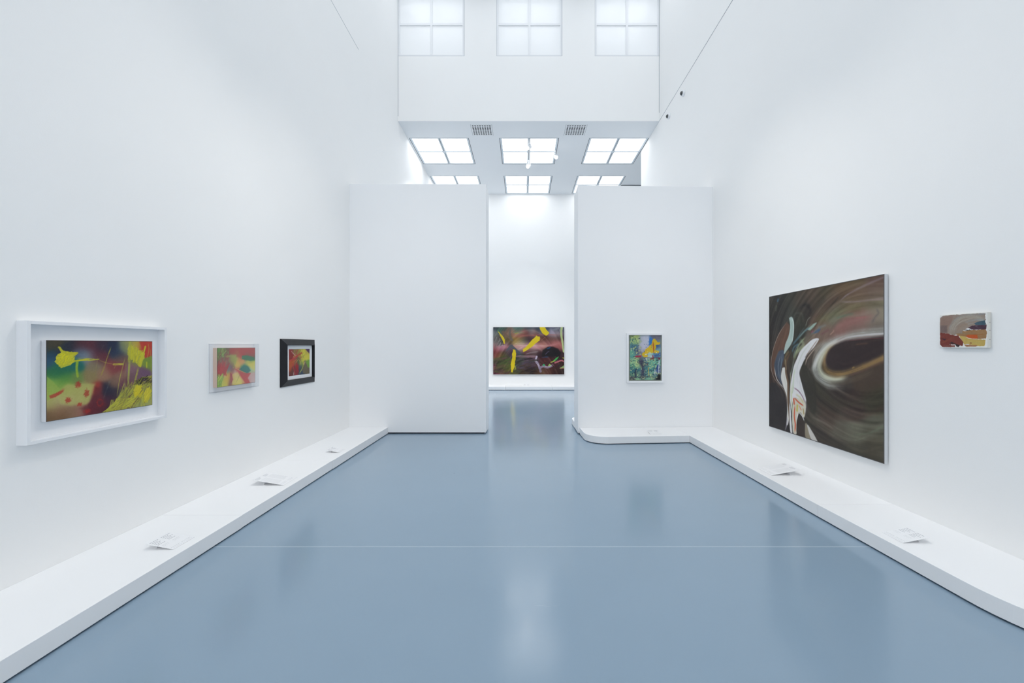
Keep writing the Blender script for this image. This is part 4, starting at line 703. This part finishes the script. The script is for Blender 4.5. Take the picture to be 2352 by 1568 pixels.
# ---------------------------------------------------------------- room
WL, WR = -3.37, 3.66        # side walls
D1, D2, D3 = 7.87, 11.0, 16.34
ZC, ZH = 7.73, 11.3         # ceiling of the far bay, ceiling of the near bay
YB = -6.0                   # wall behind the camera

bm = bmesh.new(); box(bm, -3.9, 7.2, YB - .3, D3 + .3, -.12, 0); struct('floor', bm, FLOOR)
bm = bmesh.new(); box(bm, -3.2, 3.3, 3.452, 3.456, 0, .0006); struct('trim_1', bm, material('floor_joint', (.58, .65, .70), .5, .3))

bm = bmesh.new(); box(bm, WL - .35, WL, YB, D3, 0, ZH); struct('wall_left', bm, WALL)
bm = bmesh.new(); box(bm, WR, WR + .3, YB, 12.72, 0, ZH); struct('wall_right', bm, WALL)
bm = bmesh.new(); box(bm, WL - .35, 7.2, D3, D3 + .3, 0, ZC); struct('wall_back', bm, WALL)
bm = bmesh.new()            # the wall behind the camera is opened for an added lit pane that fills the room
box(bm, WL - .35, WL + .4, YB - .3, YB, 0, ZH); box(bm, WR - .4, WR + .3, YB - .3, YB, 0, ZH)
box(bm, WL + .4, WR - .4, YB - .3, YB, 0, .5); box(bm, WL + .4, WR - .4, YB - .3, YB, 10.8, ZH); struct('wall_behind_camera', bm, WALL)
bm = bmesh.new(); box(bm, 6.9, 7.2, 12.42, D3, 0, ZC); struct('wall_right_annex', bm, WALL)
bm = bmesh.new(); box(bm, WR + .3, 7.2, 12.42, 12.72, 0, ZC); struct('wall_front_annex', bm, WALL)
# lining of the near bay's left side, standing a little proud of the wall
bm = bmesh.new(); box(bm, WL, WL + .022, YB, 8.34, 0, 7.70); struct('wall_left_lining', bm, WALL)
bm = bmesh.new(); box(bm, WL, WL + .017, YB, 8.33, 7.70, 7.725); struct('shadow_gap_strip', bm, SEAM)  # grey strip painted in place of the shadow gap above the lining
bm = bmesh.new(); box(bm, WR - .004, WR, YB, D2, 7.728, 7.742); struct('trim_3', bm, SEAM)
# header wall between the two bays, with its corner joints
bm = bmesh.new(); box(bm, WL, WR, D2, D2 + .15, ZC + .22, 9.47); box(bm, WL, WR, D2, D2 + .01, ZC, ZC + .22)
for a, c in ((WL + .0, WL + .0), (-1.585, -.72), (1.045, 1.925)):
    if c > a: box(bm, a, c, D2, D2 + .15, 9.47, ZH)
struct('wall_header', bm, WALL)
bm = bmesh.new(); box(bm, WL, WL + .012, D2 - .006, D2, 7.86, 9.49); struct('trim_4', bm, SEAM)
bm = bmesh.new(); box(bm, WR - .012, WR, D2 - .006, D2, 7.95, 9.49); struct('trim_5', bm, SEAM)

# header windows: white-backed glass, two by two panes each
for i, (a, c) in enumerate(((WL, -1.585), (-.72, 1.045), (1.925, WR))):
    z0, z1 = 9.47, ZH
    bm = bmesh.new(); fw = .05; mid = (a + c) / 2; zm = 10.34
    y0, y1 = D2 + .012, D2 + .07
    box(bm, a, a + fw, y0, y1, z0, z1); box(bm, c - fw, c, y0, y1, z0, z1)
    box(bm, a + fw, c - fw, y0, y1, z0, z0 + fw); box(bm, a + fw, c - fw, y0, y1, z1 - fw, z1)
    box(bm, mid - .03, mid + .03, y0, y1, z0 + fw, z1 - fw)
    box(bm, a + fw, mid - .03, y0, y1, zm - .03, zm + .03); box(bm, mid + .03, c - fw, y0, y1, zm - .03, zm + .03)
    w_ = struct('window_%d' % (i + 1), bm, FRAME_W, bevel=.004)
    bm = bmesh.new(); box(bm, a, c, y1 - .03, y1 + .08, z0, z1); link('glass', bm, PANE, w_)
    bm = bmesh.new(); box(bm, c - .012, c - .001, D2 + .0, y0, z0, z1); box(bm, a, a + .006, D2, y0, z0, z1); box(bm, a, c, D2, y0, z0, z0 + .008)
    link('gasket_shade_line', bm, SEAM, w_)  # grey strips put the shading along the frame edges into colour

# ---------------------------------------------------------------- ceilings with skylights
COLS = ((-3.33, -1.59), (-.70, 1.04), (1.92, 3.655))


def ceiling(name, x0, x1, y0, y1, z, t, rows, holes_x, extra=()):
    xs = sorted({x0, x1, *[v for h in holes_x for v in h], *[v for e in extra for v in e[:2]]})
    ys = sorted({y0, y1, *[v for r in rows for v in r], *[v for e in extra for v in e[2:]]})
    bm = bmesh.new()
    for a, c in zip(xs[:-1], xs[1:]):
        for p, q in zip(ys[:-1], ys[1:]):
            mx, my = (a + c) / 2, (p + q) / 2
            if any(h[0] < mx < h[1] for h in holes_x) and any(r[0] < my < r[1] for r in rows): continue
            if any(e[0] < mx < e[1] and e[2] < my < e[3] for e in extra): continue
            box(bm, a, c, p, q, z, z + t)
    bmesh.ops.remove_doubles(bm, verts=bm.verts, dist=1e-5)
    return struct(name, bm, CEIL)


FAR_ROWS = ((11.90, 13.62), (14.56, 16.26))
NEAR_ROWS = tuple((10.65 - 2.67 * k - 1.72, 10.65 - 2.67 * k) for k in range(6))
VENTS = ((-1.452, -.862), (1.165, 1.755))
ceiling('ceiling', WL, 7.2, D2 + .01, D3, ZC, .22, FAR_ROWS, COLS, [(a, c, 11.18, 11.77) for a, c in VENTS])
ceiling('ceiling_near_bay', WL, WR, YB, D2 + .15, ZH, .22, NEAR_ROWS, COLS)
bm = bmesh.new(); box(bm, WR + .02, 6.88, 15.38, 15.46, ZC - .012, ZC); struct('trim_6', bm, GASKET)


def skylight(root, x0, x1, y0, y1, z, glass, track=False):
    """dark gap, white rim, cross of glazing bars with a groove, four lit panes"""
    wx, wy = x1 - x0, y1 - y0; g = .016; r = .055; cx, cy = wx / 2, wy / 2
    bm = bmesh.new()
    for a in ((0, g, 0, wy), (wx - g, wx, 0, wy), (g, wx - g, 0, g), (g, wx - g, wy - g, wy)): box(bm, *a, .004, .20)
    link('gasket_shade_line', bm, GASKET, root)
    bm = bmesh.new()
    a0, a1, b0, b1 = g, wx - g, g, wy - g
    box(bm, a0, a0 + r, b0, b1, .004, .20); box(bm, a1 - r, a1, b0, b1, .004, .20)
    box(bm, a0 + r, a1 - r, b0, b0 + .03, .004, .20); box(bm, a0 + r, a1 - r, b1 - .03, b1, .004, .20)
    box(bm, cx - .045, cx - .008, b0 + .03, b1 - .03, .004, .20); box(bm, cx + .008, cx + .045, b0 + .03, b1 - .03, .004, .20)
    box(bm, a0 + r, cx - .045, cy - .03, cy + .03, .006, .20); box(bm, cx + .045, a1 - r, cy - .03, cy + .03, .006, .20)
    box(bm, cx - .06, cx + .06, cy - .06, cy + .06, -.002, .004)
    link('frame', bm, SKYFRAME, root)
    bm = bmesh.new(); box(bm, cx - .008, cx + .008, b0 + .03, b1 - .03, .02, .20); link('groove', bm, GASKET, root)
    bm = bmesh.new()
    for p, q in ((a0 + r, cx - .045), (cx + .045, a1 - r)):
        for s, t in ((b0 + .03, cy - .03), (cy + .03, b1 - .03)):
            v = [bm.verts.new(c) for c in ((p, s, .03), (p, t, .03), (q, t, .03), (q, s, .03))]
            bm.faces.new(v)
            box(bm, p, q, s, t, .032, .05)
    link('glass', bm, glass, root)


words = {0: 'leftmost', 1: 'middle one', 2: 'rightmost'}
for r_i, (ya, yb) in enumerate(FAR_ROWS):
    for c_i, (xa, xb) in enumerate(COLS):
        t = thing('skylight', '%s of the three lit skylights in the %s row' % (words[c_i], 'nearer' if r_i == 0 else 'farther'), 'skylight', (xa, ya, ZC))
        skylight(t, xa, xb, ya, yb, ZC, SKY_F)
k = 4
for ya, yb in NEAR_ROWS:
    for xa, xb in COLS:
        bm = bmesh.new(); wx, wy = xb - xa, yb - ya
        box(bm, xa, xa + .06, ya, yb, ZH, ZH + .2); box(bm, xb - .06, xb, ya, yb, ZH, ZH + .2)
        box(bm, xa, xb, ya, ya + .06, ZH, ZH + .2); box(bm, xa, xb, yb - .06, yb, ZH, ZH + .2)
        box(bm, (xa + xb) / 2 - .04, (xa + xb) / 2 + .04, ya, yb, ZH, ZH + .2); box(bm, xa, xb, (ya + yb) / 2 - .04, (ya + yb) / 2 + .04, ZH, ZH + .2)
        o = struct('window_%d' % k, bm, SKYFRAME); k += 1
        bm = bmesh.new(); box(bm, xa + .06, xb - .06, ya + .06, yb - .06, ZH + .08, ZH + .1); link('glass', bm, SKY_N, o)

bm = bmesh.new()
for q in range(5): x = WL + .4 + q * (WR - WL - .8) / 4; box(bm, x - .03, x + .03, YB - .12, YB - .04, .5, 10.8)
for q in range(6): z = .5 + q * 10.3 / 5; box(bm, WL + .4, WR - .4, YB - .12, YB - .04, z - .03, z + .03)
o = struct('window_%d' % k, bm, SKYFRAME)  # unseen glazing bars, made up to carry the rear fill glow
bm = bmesh.new(); box(bm, WL + .4, WR - .4, YB - .10, YB - .08, .5, 10.8); link('glass', bm, REAR_FILL, o)  # added fill light for the faces turned to the camera

# air grilles in the strip before the first skylights
for i, (xa, xb) in enumerate(VENTS):
    t = thing('air_grille', 'square white ceiling air grille with dark holes, %s' % (
        'the left one, between left and middle skylights' if i == 0 else 'the right one, between middle and right skylights'),
        'vent', (xa, 11.18, ZC))
    s = .59; bm = bmesh.new(); n = 8; m0 = .027; pitch = (s - 2 * m0) / n; hole = .045; e = (pitch - hole) / 2
    box(bm, .006, m0 + e, .006, s - .006, -.004, .02); box(bm, s - m0 - e, s - .006, .006, s - .006, -.004, .02)
    box(bm, m0 + e, s - m0 - e, .006, m0 + e, -.004, .02); box(bm, m0 + e, s - m0 - e, s - m0 - e, s - .006, -.004, .02)
    for q in range(1, n):
        c = m0 + q * pitch; box(bm, c - e, c + e, m0 + e, s - m0 - e, -.002, .018); box(bm, m0 + e, s - m0 - e, c - e, c + e, -.0015, .017)
    bmesh.ops.transform(bm, matrix=Matrix.Diagonal((1, 1, .4, 1)), verts=bm.verts); bmesh.ops.translate(bm, verts=bm.verts, vec=(0, 0, -.001)); link('grille_plate', bm, CEIL, t)
    part_box('duct', BLACK, t, .006, s - .006, .006, s - .006, .010, .03)
    bm = bmesh.new()
    for a in ((0, .005, 0, s), (s - .005, s, 0, s), (0, s, s - .005, s)): box(bm, *a, .001, .028)
    link('rim', bm, GASKET, t)

# ---------------------------------------------------------------- spotlights on the middle skylight
t = thing('lighting_track', 'short white lighting track along the centre bar of the middle front skylight', 'lighting track', (.17, 11.93, ZC - .0405))
bm = bmesh.new(); box(bm, -.02, .02, 0, 1.68, -.012, .022); link('rail', bm, LAMP_W, t)
bm = bmesh.new(); box(bm, -.006, .006, .02, 1.66, -.0135, -.011); link('slot', bm, GASKET, t)
for y in (.3, .84, 1.4): part_box('clip', LAMP_W, t, -.015, .015, y - .015, y + .015, .020, .036)


def spotlight(loc, aim, label, light_at, power):
    """loc is the underside of what carries it; aim is a direction"""
    t = thing('spotlight', label, 'spotlight', loc, group='white spotlights under the middle skylight')
    bm = bmesh.new(); box(bm, -.028, .028, -.075, .075, -.045, 0); link('adapter', bm, LAMP_W, t, bevel=.006)
    bm = bmesh.new(); cyl(bm, (0, 0, -.09), (0, 0, -.045), .012); cyl(bm, (0, 0, -.095), (0, 0, -.085), .03); link('stem', bm, LAMP_W, t)
    a = Vector(aim).normalized(); c = Vector((0, 0, -.17)); s = a.cross(Vector((0, 0, 1))).normalized()
    bm = bmesh.new()
    for q in (-1, 1):
        cyl(bm, Vector((0, 0, -.09)) + s * .066 * q, c + s * .066 * q, .008, n=10)
    cyl(bm, Vector((0, 0, -.092)) - s * .07, Vector((0, 0, -.092)) + s * .07, .008, n=10)
    cyl(bm, c - s * .07, c + s * .07, .008, n=10); link('yoke', bm, LAMP_W, t)
    bm = bmesh.new(); cyl(bm, c - a * .085, c - a * .06, .038, .052, 28); cyl(bm, c - a * .06, c + a * .075, .052, .058, 28); link('lamp_housing', bm, LAMP_W, t)
    bm = bmesh.new(); cyl(bm, c + a * .0755, c + a * .079, .046, .046, 28); link('lens', bm, LENS, t)
    l = spot('spotlight_beam', Vector(loc) + c + a * .10, Vector(loc) + c + a * 2, power, 60, radius=.12)
    return t


spotlight((.17, 12.0, ZC - .052), (-.55, -.55, -.62), 'white spotlight at the front of the lighting track, tilted towards the left', None, 20)
spotlight((.17, 13.27, ZC - .052), (-.35, -.75, -.55), 'white spotlight at the rear end of the lighting track, glowing lens down', None, 20)
spotlight((.985, 12.72, ZC + .002), (.50, -.62, -.55), 'white glowing spotlight fixed on the right rim of the middle front skylight', None, 20)

# ---------------------------------------------------------------- dome cameras high on the right wall
for i, (y, z) in enumerate(((9.32, 7.44), (10.24, 7.43))):
    t = thing('dome_camera', 'small white dome camera with smoked lens high on right wall, the %s one' % ('nearer' if i == 0 else 'farther'), 'camera', (WR, y, z), group='dome cameras on the right wall')
    bm = bmesh.new(); cyl(bm, (0, 0, 0), (-.05, 0, 0), .068, .062, 28); link('housing', bm, LAMP_W, t, bevel=.006)
    bm = bmesh.new(); bmesh.ops.create_uvsphere(bm, u_segments=24, v_segments=16, radius=.046)
    bmesh.ops.delete(bm, geom=[v for v in bm.verts if v.co.x > .002], context='VERTS')
    bmesh.ops.translate(bm, verts=bm.verts, vec=(-.046, 0, 0)); link('dome', bm, DOME, t)

# ---------------------------------------------------------------- the two partitions
bm = bmesh.new(); prism(bm, [(WL + .022, D1), (-.718, D1), (-.705, D1 + .47), (WL + .022, D1 + .47)], .026, 4.80); o = struct('wall_partition_left', bm, PARTITION, bevel=.003)
bm = bmesh.new(); prism(bm, [(WL + .06, D1 + .04), (-.76, D1 + .04), (-.76, D1 + .42), (WL + .06, D1 + .42)], 0, .026); link('recessed_foot', bm, BLACK, o)
bm = bmesh.new(); prism(bm, [(1.044, 7.82), (WR, 7.90), (WR, 8.40), (1.044, 8.40)], .026, 4.76); o = struct('wall_partition_right', bm, PARTITION, bevel=.003)
bm = bmesh.new(); prism(bm, [(1.085, 7.86), (WR - .03, 7.94), (WR - .03, 8.36), (1.085, 8.36)], 0, .026); link('recessed_foot', bm, BLACK, o)

# ---------------------------------------------------------------- plinths
HP = .13


def inset_poly(pts, d):
    """shrink a convex-ish outline towards its inside by d"""
    n = len(pts); A = sum(pts[i][0] * pts[(i + 1) % n][1] - pts[(i + 1) % n][0] * pts[i][1] for i in range(n)); sg = 1 if A > 0 else -1
    out = []
    for i in range(n):
        p, q, r = Vector(pts[i - 1]), Vector(pts[i]), Vector(pts[(i + 1) % n])
        a = (q - p).normalized(); c = (r - q).normalized(); na = Vector((-a.y, a.x)) * sg; nc = Vector((-c.y, c.x)) * sg
        m = (na + nc); m = m / max(.35, m.length_squared / 2) if m.length > 1e-6 else na
        out.append(tuple(q + m * d))
    return out


def plinth(label, pts, group, dz=0):
    c = (sum(p[0] for p in pts) / len(pts), sum(p[1] for p in pts) / len(pts))
    t = thing('plinth', label, 'plinth', (c[0], c[1], 0), group=group)
    loc = [(x - c[0], y - c[1]) for x, y in pts]
    bm = bmesh.new(); prism(bm, loc, .013, HP + dz); link('body', bm, PLINTH, t, bevel=.0025)
    bm = bmesh.new(); prism(bm, inset_poly(loc, .028), 0, .013); link('recessed_foot', bm, BLACK, t)
    return t


def arc(cx, cy, rx, ry, a0, a1, n=14):
    return [(cx + rx * math.cos(math.radians(a0 + (a1 - a0) * k / n)), cy + ry * math.sin(math.radians(a0 + (a1 - a0) * k / n))) for k in range(n + 1)]


XL, XF = WL + .0225, -2.60
g_ = .0012
for y0, y1, dx, lab in ((5.59, 7.868, 0, 'low white plinth along the left wall, rear length meeting the left partition'),
                        (3.79, 5.59, -.006, 'low white plinth along the left wall, middle length below the black-framed picture'),
                        (-.60, 3.79, -.002, 'low white plinth along the left wall, front length nearest the viewer')):
    plinth(lab, [(XL, y0 + g_), (XF + dx, y0 + g_), (XF + dx, y1 - g_), (XL, y1 - g_)], 'plinths along the left wall')
XR = WR - .0005
plinth('low white plinth along the right wall, front length with rounded end nearest the viewer',
       arc(3.55, 2.72, .615, .72, 180, 270) + [(XR, 2.0), (XR, 4.04 - g_), (2.905, 4.04 - g_)], 'plinths along the right wall')
plinth('low white plinth along the right wall, middle length under the big brown painting',
       [(2.905, 4.04 + g_), (XR, 4.04 + g_), (XR, 6.13 - g_), (2.900, 6.13 - g_)], 'plinths along the right wall')
plinth('low white corner plinth where the right wall meets the right partition',
       [(2.898, 6.13 + g_), (XR, 6.13 + g_), (XR, 7.895), (2.898, 7.87)], 'plinths along the right wall')
plinth('low white plinth with one rounded end in front of the right partition',
       [(2.896, 7.870), (1.078, 7.818), (1.088, 7.40)] + arc(1.46, 7.40, .372, .375, 180, 270)[1:] + [(2.896, 7.125)], None)
plinth('white plinth end peeping out behind the foot of the right partition',
       [(2.6, 8.402), (2.6, 9.12)] + arc(1.42, 8.76, .375, .36, 90, 180) + [(1.045, 8.402)], None)
for x0, x1, lab in ((-2.46, -.676, 'low white plinth below the far painting, left length'),
                    (-.676, 1.105, 'low white plinth below the far painting, middle length'),
                    (1.105, 2.89, 'low white plinth below the far painting, right length')):
    plinth(lab, [(x0 + .003, 15.50), (x1 - .003, 15.50), (x1 - .003, D3 - .002), (x0 + .003, D3 - .002)], 'plinths below the far painting')

# ---------------------------------------------------------------- tilted label cards on the plinths


def card(label, loc, rotz, w, h, rise, style, seed):
    """origin: middle of the reader's lower edge, on the plinth; x along the lines, y away from the reader"""
    t = thing('label_card', label, 'label card', loc, (0, 0, rotz), 'label cards on the plinths')
    an = math.atan2(rise, h); rot = Matrix.Rotation(an, 4, 'X')

    def tilt(bm, dz=0):
        bmesh.ops.transform(bm, matrix=rot @ Matrix.Translation((0, 0, dz)), verts=bm.verts)
    hh = h * .62
    bm = bmesh.new()
    z = hh * math.tan(an)
    v = [bm.verts.new(p) for p in ((-w / 2 + .02, hh, z - .001), (w / 2 - .02, hh, z - .001), (w / 2 - .02, hh + .012, .0005), (-w / 2 + .02, hh + .012, .0005))]
    f = bm.faces.new(v); r = bmesh.ops.extrude_face_region(bm, geom=[f]); bmesh.ops.translate(bm, verts=[q for q in r['geom'] if isinstance(q, bmesh.types.BMVert)], vec=(0, .002, 0))
    link('prop', bm, PAPER, t)
    R = random.Random(seed); sheet = bmesh.new(); box(sheet, -w / 2, w / 2, 0, h, 0, .0022); dark, pale = 1, 2

    def line(ink, x0, x1, y, th):
        x = x0
        while x < x1 - .004:
            l = min(R.uniform(.008, .022), x1 - x); box(sheet, x, x + l, y, y + th, .0021, .0025, ink); x += l + .0035
    if style == 'caption':
        for cx in (-w * .44, w * .03):
            for k, ln in enumerate((.40, .28, .34, .25, .30)):
                line(dark, cx, cx + w * ln * R.uniform(.85, 1.05), h * (.90 - .075 * k), .0048)
            line(pale, cx, cx + w * .30, h * .46, .004); line(pale, cx, cx + w * .24, h * .40, .003)
            line(pale, cx, cx + w * .40, h * .12, .0045)
        line(pale, -w * .44, w * .42, h * .05, .003)
    else:
        for cx in (-w * .44, w * .03):
            for k in range(3): line(dark, cx, cx + w * R.uniform(.16, .30), h * (.92 - .04 * k), .0042)
            n = 16 if cx < 0 else 15
            for k in range(n): line(pale, cx, cx + w * (.40 if k < n - 1 else .2) * R.uniform(.93, 1.0), h * (.76 - .036 * k), .0038)
            line(pale, cx, cx + w * .36, h * .12, .0042); line(pale, cx, cx + w * .33, h * .07, .0036)
    tilt(sheet, .0008); link('printed_card', sheet, (PAPER, INK, INK_PALE), t)
    return t


QL, QR = math.radians(90), math.radians(-90)
card('small tilted caption card, nearest of the three on the left plinths', (-2.692, 3.25, HP), QL, .207, .216, .041, 'caption', 1)
card('wide tilted text card on the left plinth between pale-boxed and black-framed pictures', (-2.690, 4.73, HP), QL, .285, .36, .062, 'text', 2)
card('small tilted caption card, farthest of the three on the left plinths', (-2.693, 6.09, HP), QL, .207, .20, .038, 'caption', 3)
card('wide tilted text card on the right plinth below the big brown painting', (2.998, 5.09, HP), QR, .30, .36, .066, 'text', 4)
card('small tilted caption card on the right plinth near the small unframed picture', (3.014, 3.345, HP), QR, .19, .22, .042, 'caption', 5)
card('small tilted caption card on the plinth below the speckled green picture', (2.35, 7.225, HP), 0, .21, .20, .036, 'caption', 6)
card('tiny white caption card on the distant plinth below the far painting', (.14, 15.78, HP), 0, .29, .22, .05, 'caption', 7)

# ---------------------------------------------------------------- pictures
# local frame of a picture: x to the viewer's right, y out of the wall towards the viewer (0 = wall), z up, origin at bottom centre


def to_linear(c): return np.where(c <= .04045, c / 12.92, ((np.clip(c, 0, 1) + .055) / 1.055) ** 2.4)


def painted(name, key, parent, x0, x1, y, z0, z1, label=None):
    asp, nu, nv, ops = PAINTINGS[key]
    img = paint(ops, nu, nv, asp)
    dull, tone = {'misty': (.14, .93), 'fan': (.14, .92), 'bands': (.10, .92), 'speckled': (.10, .96)}.get(key, (0, 1))   # pigment a little greyer than straight from the tube
    img = to_linear((img * (1 - dull) + img.mean(-1, keepdims=True) * dull) * tone)
    xs = np.linspace(x0, x1, nu); zs = np.linspace(z1, z0, nv)
    gx, gz = np.meshgrid(xs, zs)
    co = np.stack([gx, np.full_like(gx, y), gz], -1).reshape(-1, 3)
    idx = np.arange(nu * nv).reshape(nv, nu)
    q = np.stack([idx[1:, :-1], idx[:-1, :-1], idx[:-1, 1:], idx[1:, 1:]], -1).reshape(-1, 4)
    me = bpy.data.meshes.new(name)
    me.vertices.add(len(co)); me.vertices.foreach_set('co', co.ravel())
    me.loops.add(q.size); me.loops.foreach_set('vertex_index', q.ravel())
    me.polygons.add(len(q)); me.polygons.foreach_set('loop_start', np.arange(0, q.size, 4)); me.polygons.foreach_set('loop_total', np.full(len(q), 4))
    me.update(); me.validate()
    at = me.color_attributes.new('paint', 'FLOAT_COLOR', 'POINT')
    at.data.foreach_set('color', np.concatenate([img.reshape(-1, 3), np.ones((nu * nv, 1))], 1).ravel().astype(np.float32))
    me.materials.append(PAINT)
    o = bpy.data.objects.new(name, me); COL.objects.link(o); o.parent = parent
    if label: o['label'] = label
    return o


def pic(name, label, side, a, b, z0):
    """root on a wall; a..b is the extent along that wall"""
    c = (a + b) / 2
    if side == 'left': return thing(name, label, 'picture', (WL + .0222, c, z0), (0, 0, math.radians(-90)))
    if side == 'right': return thing(name, label, 'picture', (WR - .0002, c, z0), (0, 0, math.radians(90)))
    return thing(name, label, 'picture', (c, side, z0), (0, 0, math.radians(180)))


def sgn(t, x0, x1): return (-x1, -x0)


# In every root's own axes the outward direction is +y and the viewer's right is -x, so x is mirrored when building.
def rbox(name, mats, t, x0, x1, y0, y1, z0, z1, bevel=0):
    return part_box(name, mats, t, -x1, -x0, y0, y1, z0, z1, bevel=bevel)


def ring(bm, X0, X1, Z0, Z1, fw, y0, y1):
    for a in ((X0, X0 + fw, Z0, Z1), (X1 - fw, X1, Z0, Z1), (X0 + fw, X1 - fw, Z0, Z0 + fw), (X0 + fw, X1 - fw, Z1 - fw, Z1)):
        box(bm, -a[1], -a[0], y0, y1, a[2], a[3])


def place_paint(t, key, x0, x1, y, z0, z1, name='painted_surface'):
    return painted(name, key, t, -x0, -x1, y, z0, z1)


# 1. wide white box frame, left wall
t = pic('framed_painting', 'wide white box-framed painting of green and red haze under yellow scribbles, left wall', 'left', 2.70, 3.762, 1.038)
W, H = 1.062, .827; bm = bmesh.new(); ring(bm, -W / 2, W / 2, 0, H, .023, .0, .072); link('frame', bm, FRAME_W, t, bevel=.0015)
rbox('backing_board', MAT_W, t, -W / 2 + .023, W / 2 - .023, .0, .010, .023, H - .023)
a, c, z0, z1 = 2.83 - 3.231, 3.639 - 3.231, 1.171 - 1.038, 1.736 - 1.038
rbox('canvas', FRAME_W, t, a, c, .014, .0475, z0, z1); rbox('spacer', MAT_W, t, a + .05, c - .05, .010, .014, z0 + .05, z1 - .05)
rbox('dark_edge', DARKEDGE, t, a - .0005, c + .0005, .0472, .0482, z0 - .0005, z1 + .0005)
place_paint(t, 'misty', a + .003, c - .003, .0486, z0 + .003, z1 - .003)

# 2. canvas in a clear acrylic box
t = pic('framed_painting', 'small pastel red, yellow and green painting in a clear acrylic box, left wall', 'left', 4.35, 5.08, 1.194)
W, H = .73, .524; rbox('backing_board', MAT_W, t, -W / 2, W / 2, 0, .006, 0, H)
bm = bmesh.new(); ring(bm, -W / 2, W / 2, 0, H, .004, .006, .066); box(bm, -W / 2, W / 2, .066, .070, 0, H); link('acrylic_box', bm, ACRYLIC, t)
a, c, z0, z1 = 4.409 - 4.715, 5.035 - 4.715, 1.245 - 1.194, 1.673 - 1.194
rbox('canvas', WOOD, t, a, c, .006, .0475, z0, z1); rbox('dark_edge', DARKEDGE, t, a - .0005, c + .0005, .0475, .0485, z0 - .0005, z1 + .0005)
place_paint(t, 'pastel', a + .003, c - .003, .049, z0 + .003, z1 - .003)

# 3. black bevelled frame with a white mount
t = pic('framed_painting', 'small red and yellow painting in a broad black frame with white mount, left wall', 'left', 5.627, 6.535, 1.121)
W, H = .908, .669
prof = [(0, 0), (0, .014), (.006, .018), (.070, .052), (.078, .058), (.088, .058), (.090, .030), (.090, 0)]   # (in from the outer edge, out from the wall)
bm = bmesh.new(); rings_ = []
for d, y in prof:
    rings_.append([bm.verts.new(p) for p in ((-W / 2 + d, y, d), (W / 2 - d, y, d), (W / 2 - d, y, H - d), (-W / 2 + d, y, H - d))])
for p, q in zip(rings_, rings_[1:] + rings_[:1]):
    for i in range(4): bm.faces.new((p[i], p[(i + 1) % 4], q[(i + 1) % 4], q[i]))
link('frame', bm, FRAME_K, t)
rbox('mount', MAT_W, t, -W / 2 + .085, W / 2 - .085, .004, .018, .085, H - .085)
a, c, z0, z1 = 5.81 - 6.081, 6.375 - 6.081, 1.262 - 1.121, 1.646 - 1.121
rbox('canvas', DARKEDGE, t, a, c, .0175, .0185, z0, z1)
place_paint(t, 'fan', a + .002, c - .002, .0190, z0 + .002, z1 - .002)

# 4. big unframed canvas beyond the passage
t = pic('large_painting', 'large dark pink and brown painting with four yellow strokes on the far wall', D3 - .0002, -1.198, 1.628, .549)
W, H = 2.826, 1.879
rbox('canvas', DARKEDGE, t, -W / 2, W / 2, .012, .055, 0, H); rbox('batten', FRAME_W, t, -W / 2 + .3, W / 2 - .3, 0, .012, .3, H - .3)
place_paint(t, 'bands', -W / 2, W / 2, .0555, 0, H)

# 5. speckled picture on the right partition (the partition stands very slightly askew)
t = thing('framed_painting', 'upright speckled green painting with a yellow patch in white frame, right partition', 'picture', (2.3285, 7.820 + (2.3285 - 1.044) * .08 / 2.616 - .0006, .987), (0, 0, math.radians(180) + math.atan2(.08, 2.616)))
W, H = .713, .945; bm = bmesh.new(); ring(bm, -W / 2, W / 2, 0, H, .036, 0, .055); link('frame', bm, FRAME_W, t, bevel=.002)
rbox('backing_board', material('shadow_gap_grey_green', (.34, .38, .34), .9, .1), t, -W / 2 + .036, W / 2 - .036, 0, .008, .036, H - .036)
rbox('canvas', material('greenish_canvas_edge', (.42, .47, .40), .8, .1), t, -.294, .298, .008, .036, .055, .905)
place_paint(t, 'speckled', -.294, .298, .0365, .055, .905)

# 6. very large square canvas, right wall
t = pic('large_painting', 'very large square painting of brown and white marbled swirls, right wall', 'right', 4.10, 6.02, .512)
W = 1.92; H = 1.904
rbox('canvas', EDGE_GREY, t, -W / 2, W / 2, .008, .041, 0, H); rbox('batten', FRAME_W, t, -W / 2 + .25, W / 2 - .25, 0, .008, .25, H - .25)
bm = bmesh.new(); ring(bm, -W / 2, W / 2, 0, H, .007, .041, .0445); link('lip', bm, DARK_METAL, t)
place_paint(t, 'swirl', -W / 2 + .007, W / 2 - .007, .0418, .007, H - .007)

# 7. little unframed canvas, right wall
t = pic('small_painting', 'little unframed canvas with brown, ochre and grey arc strokes, right wall', 'right', 3.200, 3.572, 1.680)
W, H = .372, .282
rbox('canvas', RAW, t, -W / 2, W / 2, .002, .0265, 0, H, bevel=.003)
for z in (.067, .138, .200):
    bm = bmesh.new(); cyl(bm, (-W / 2 - .0012, .012, z), (-W / 2 + .002, .012, z), .0024, n=10); link('tack', bm, GASKET, t)
place_paint(t, 'arc', -W / 2 + .003, W / 2 - .003, .0268, .003, H - .003)
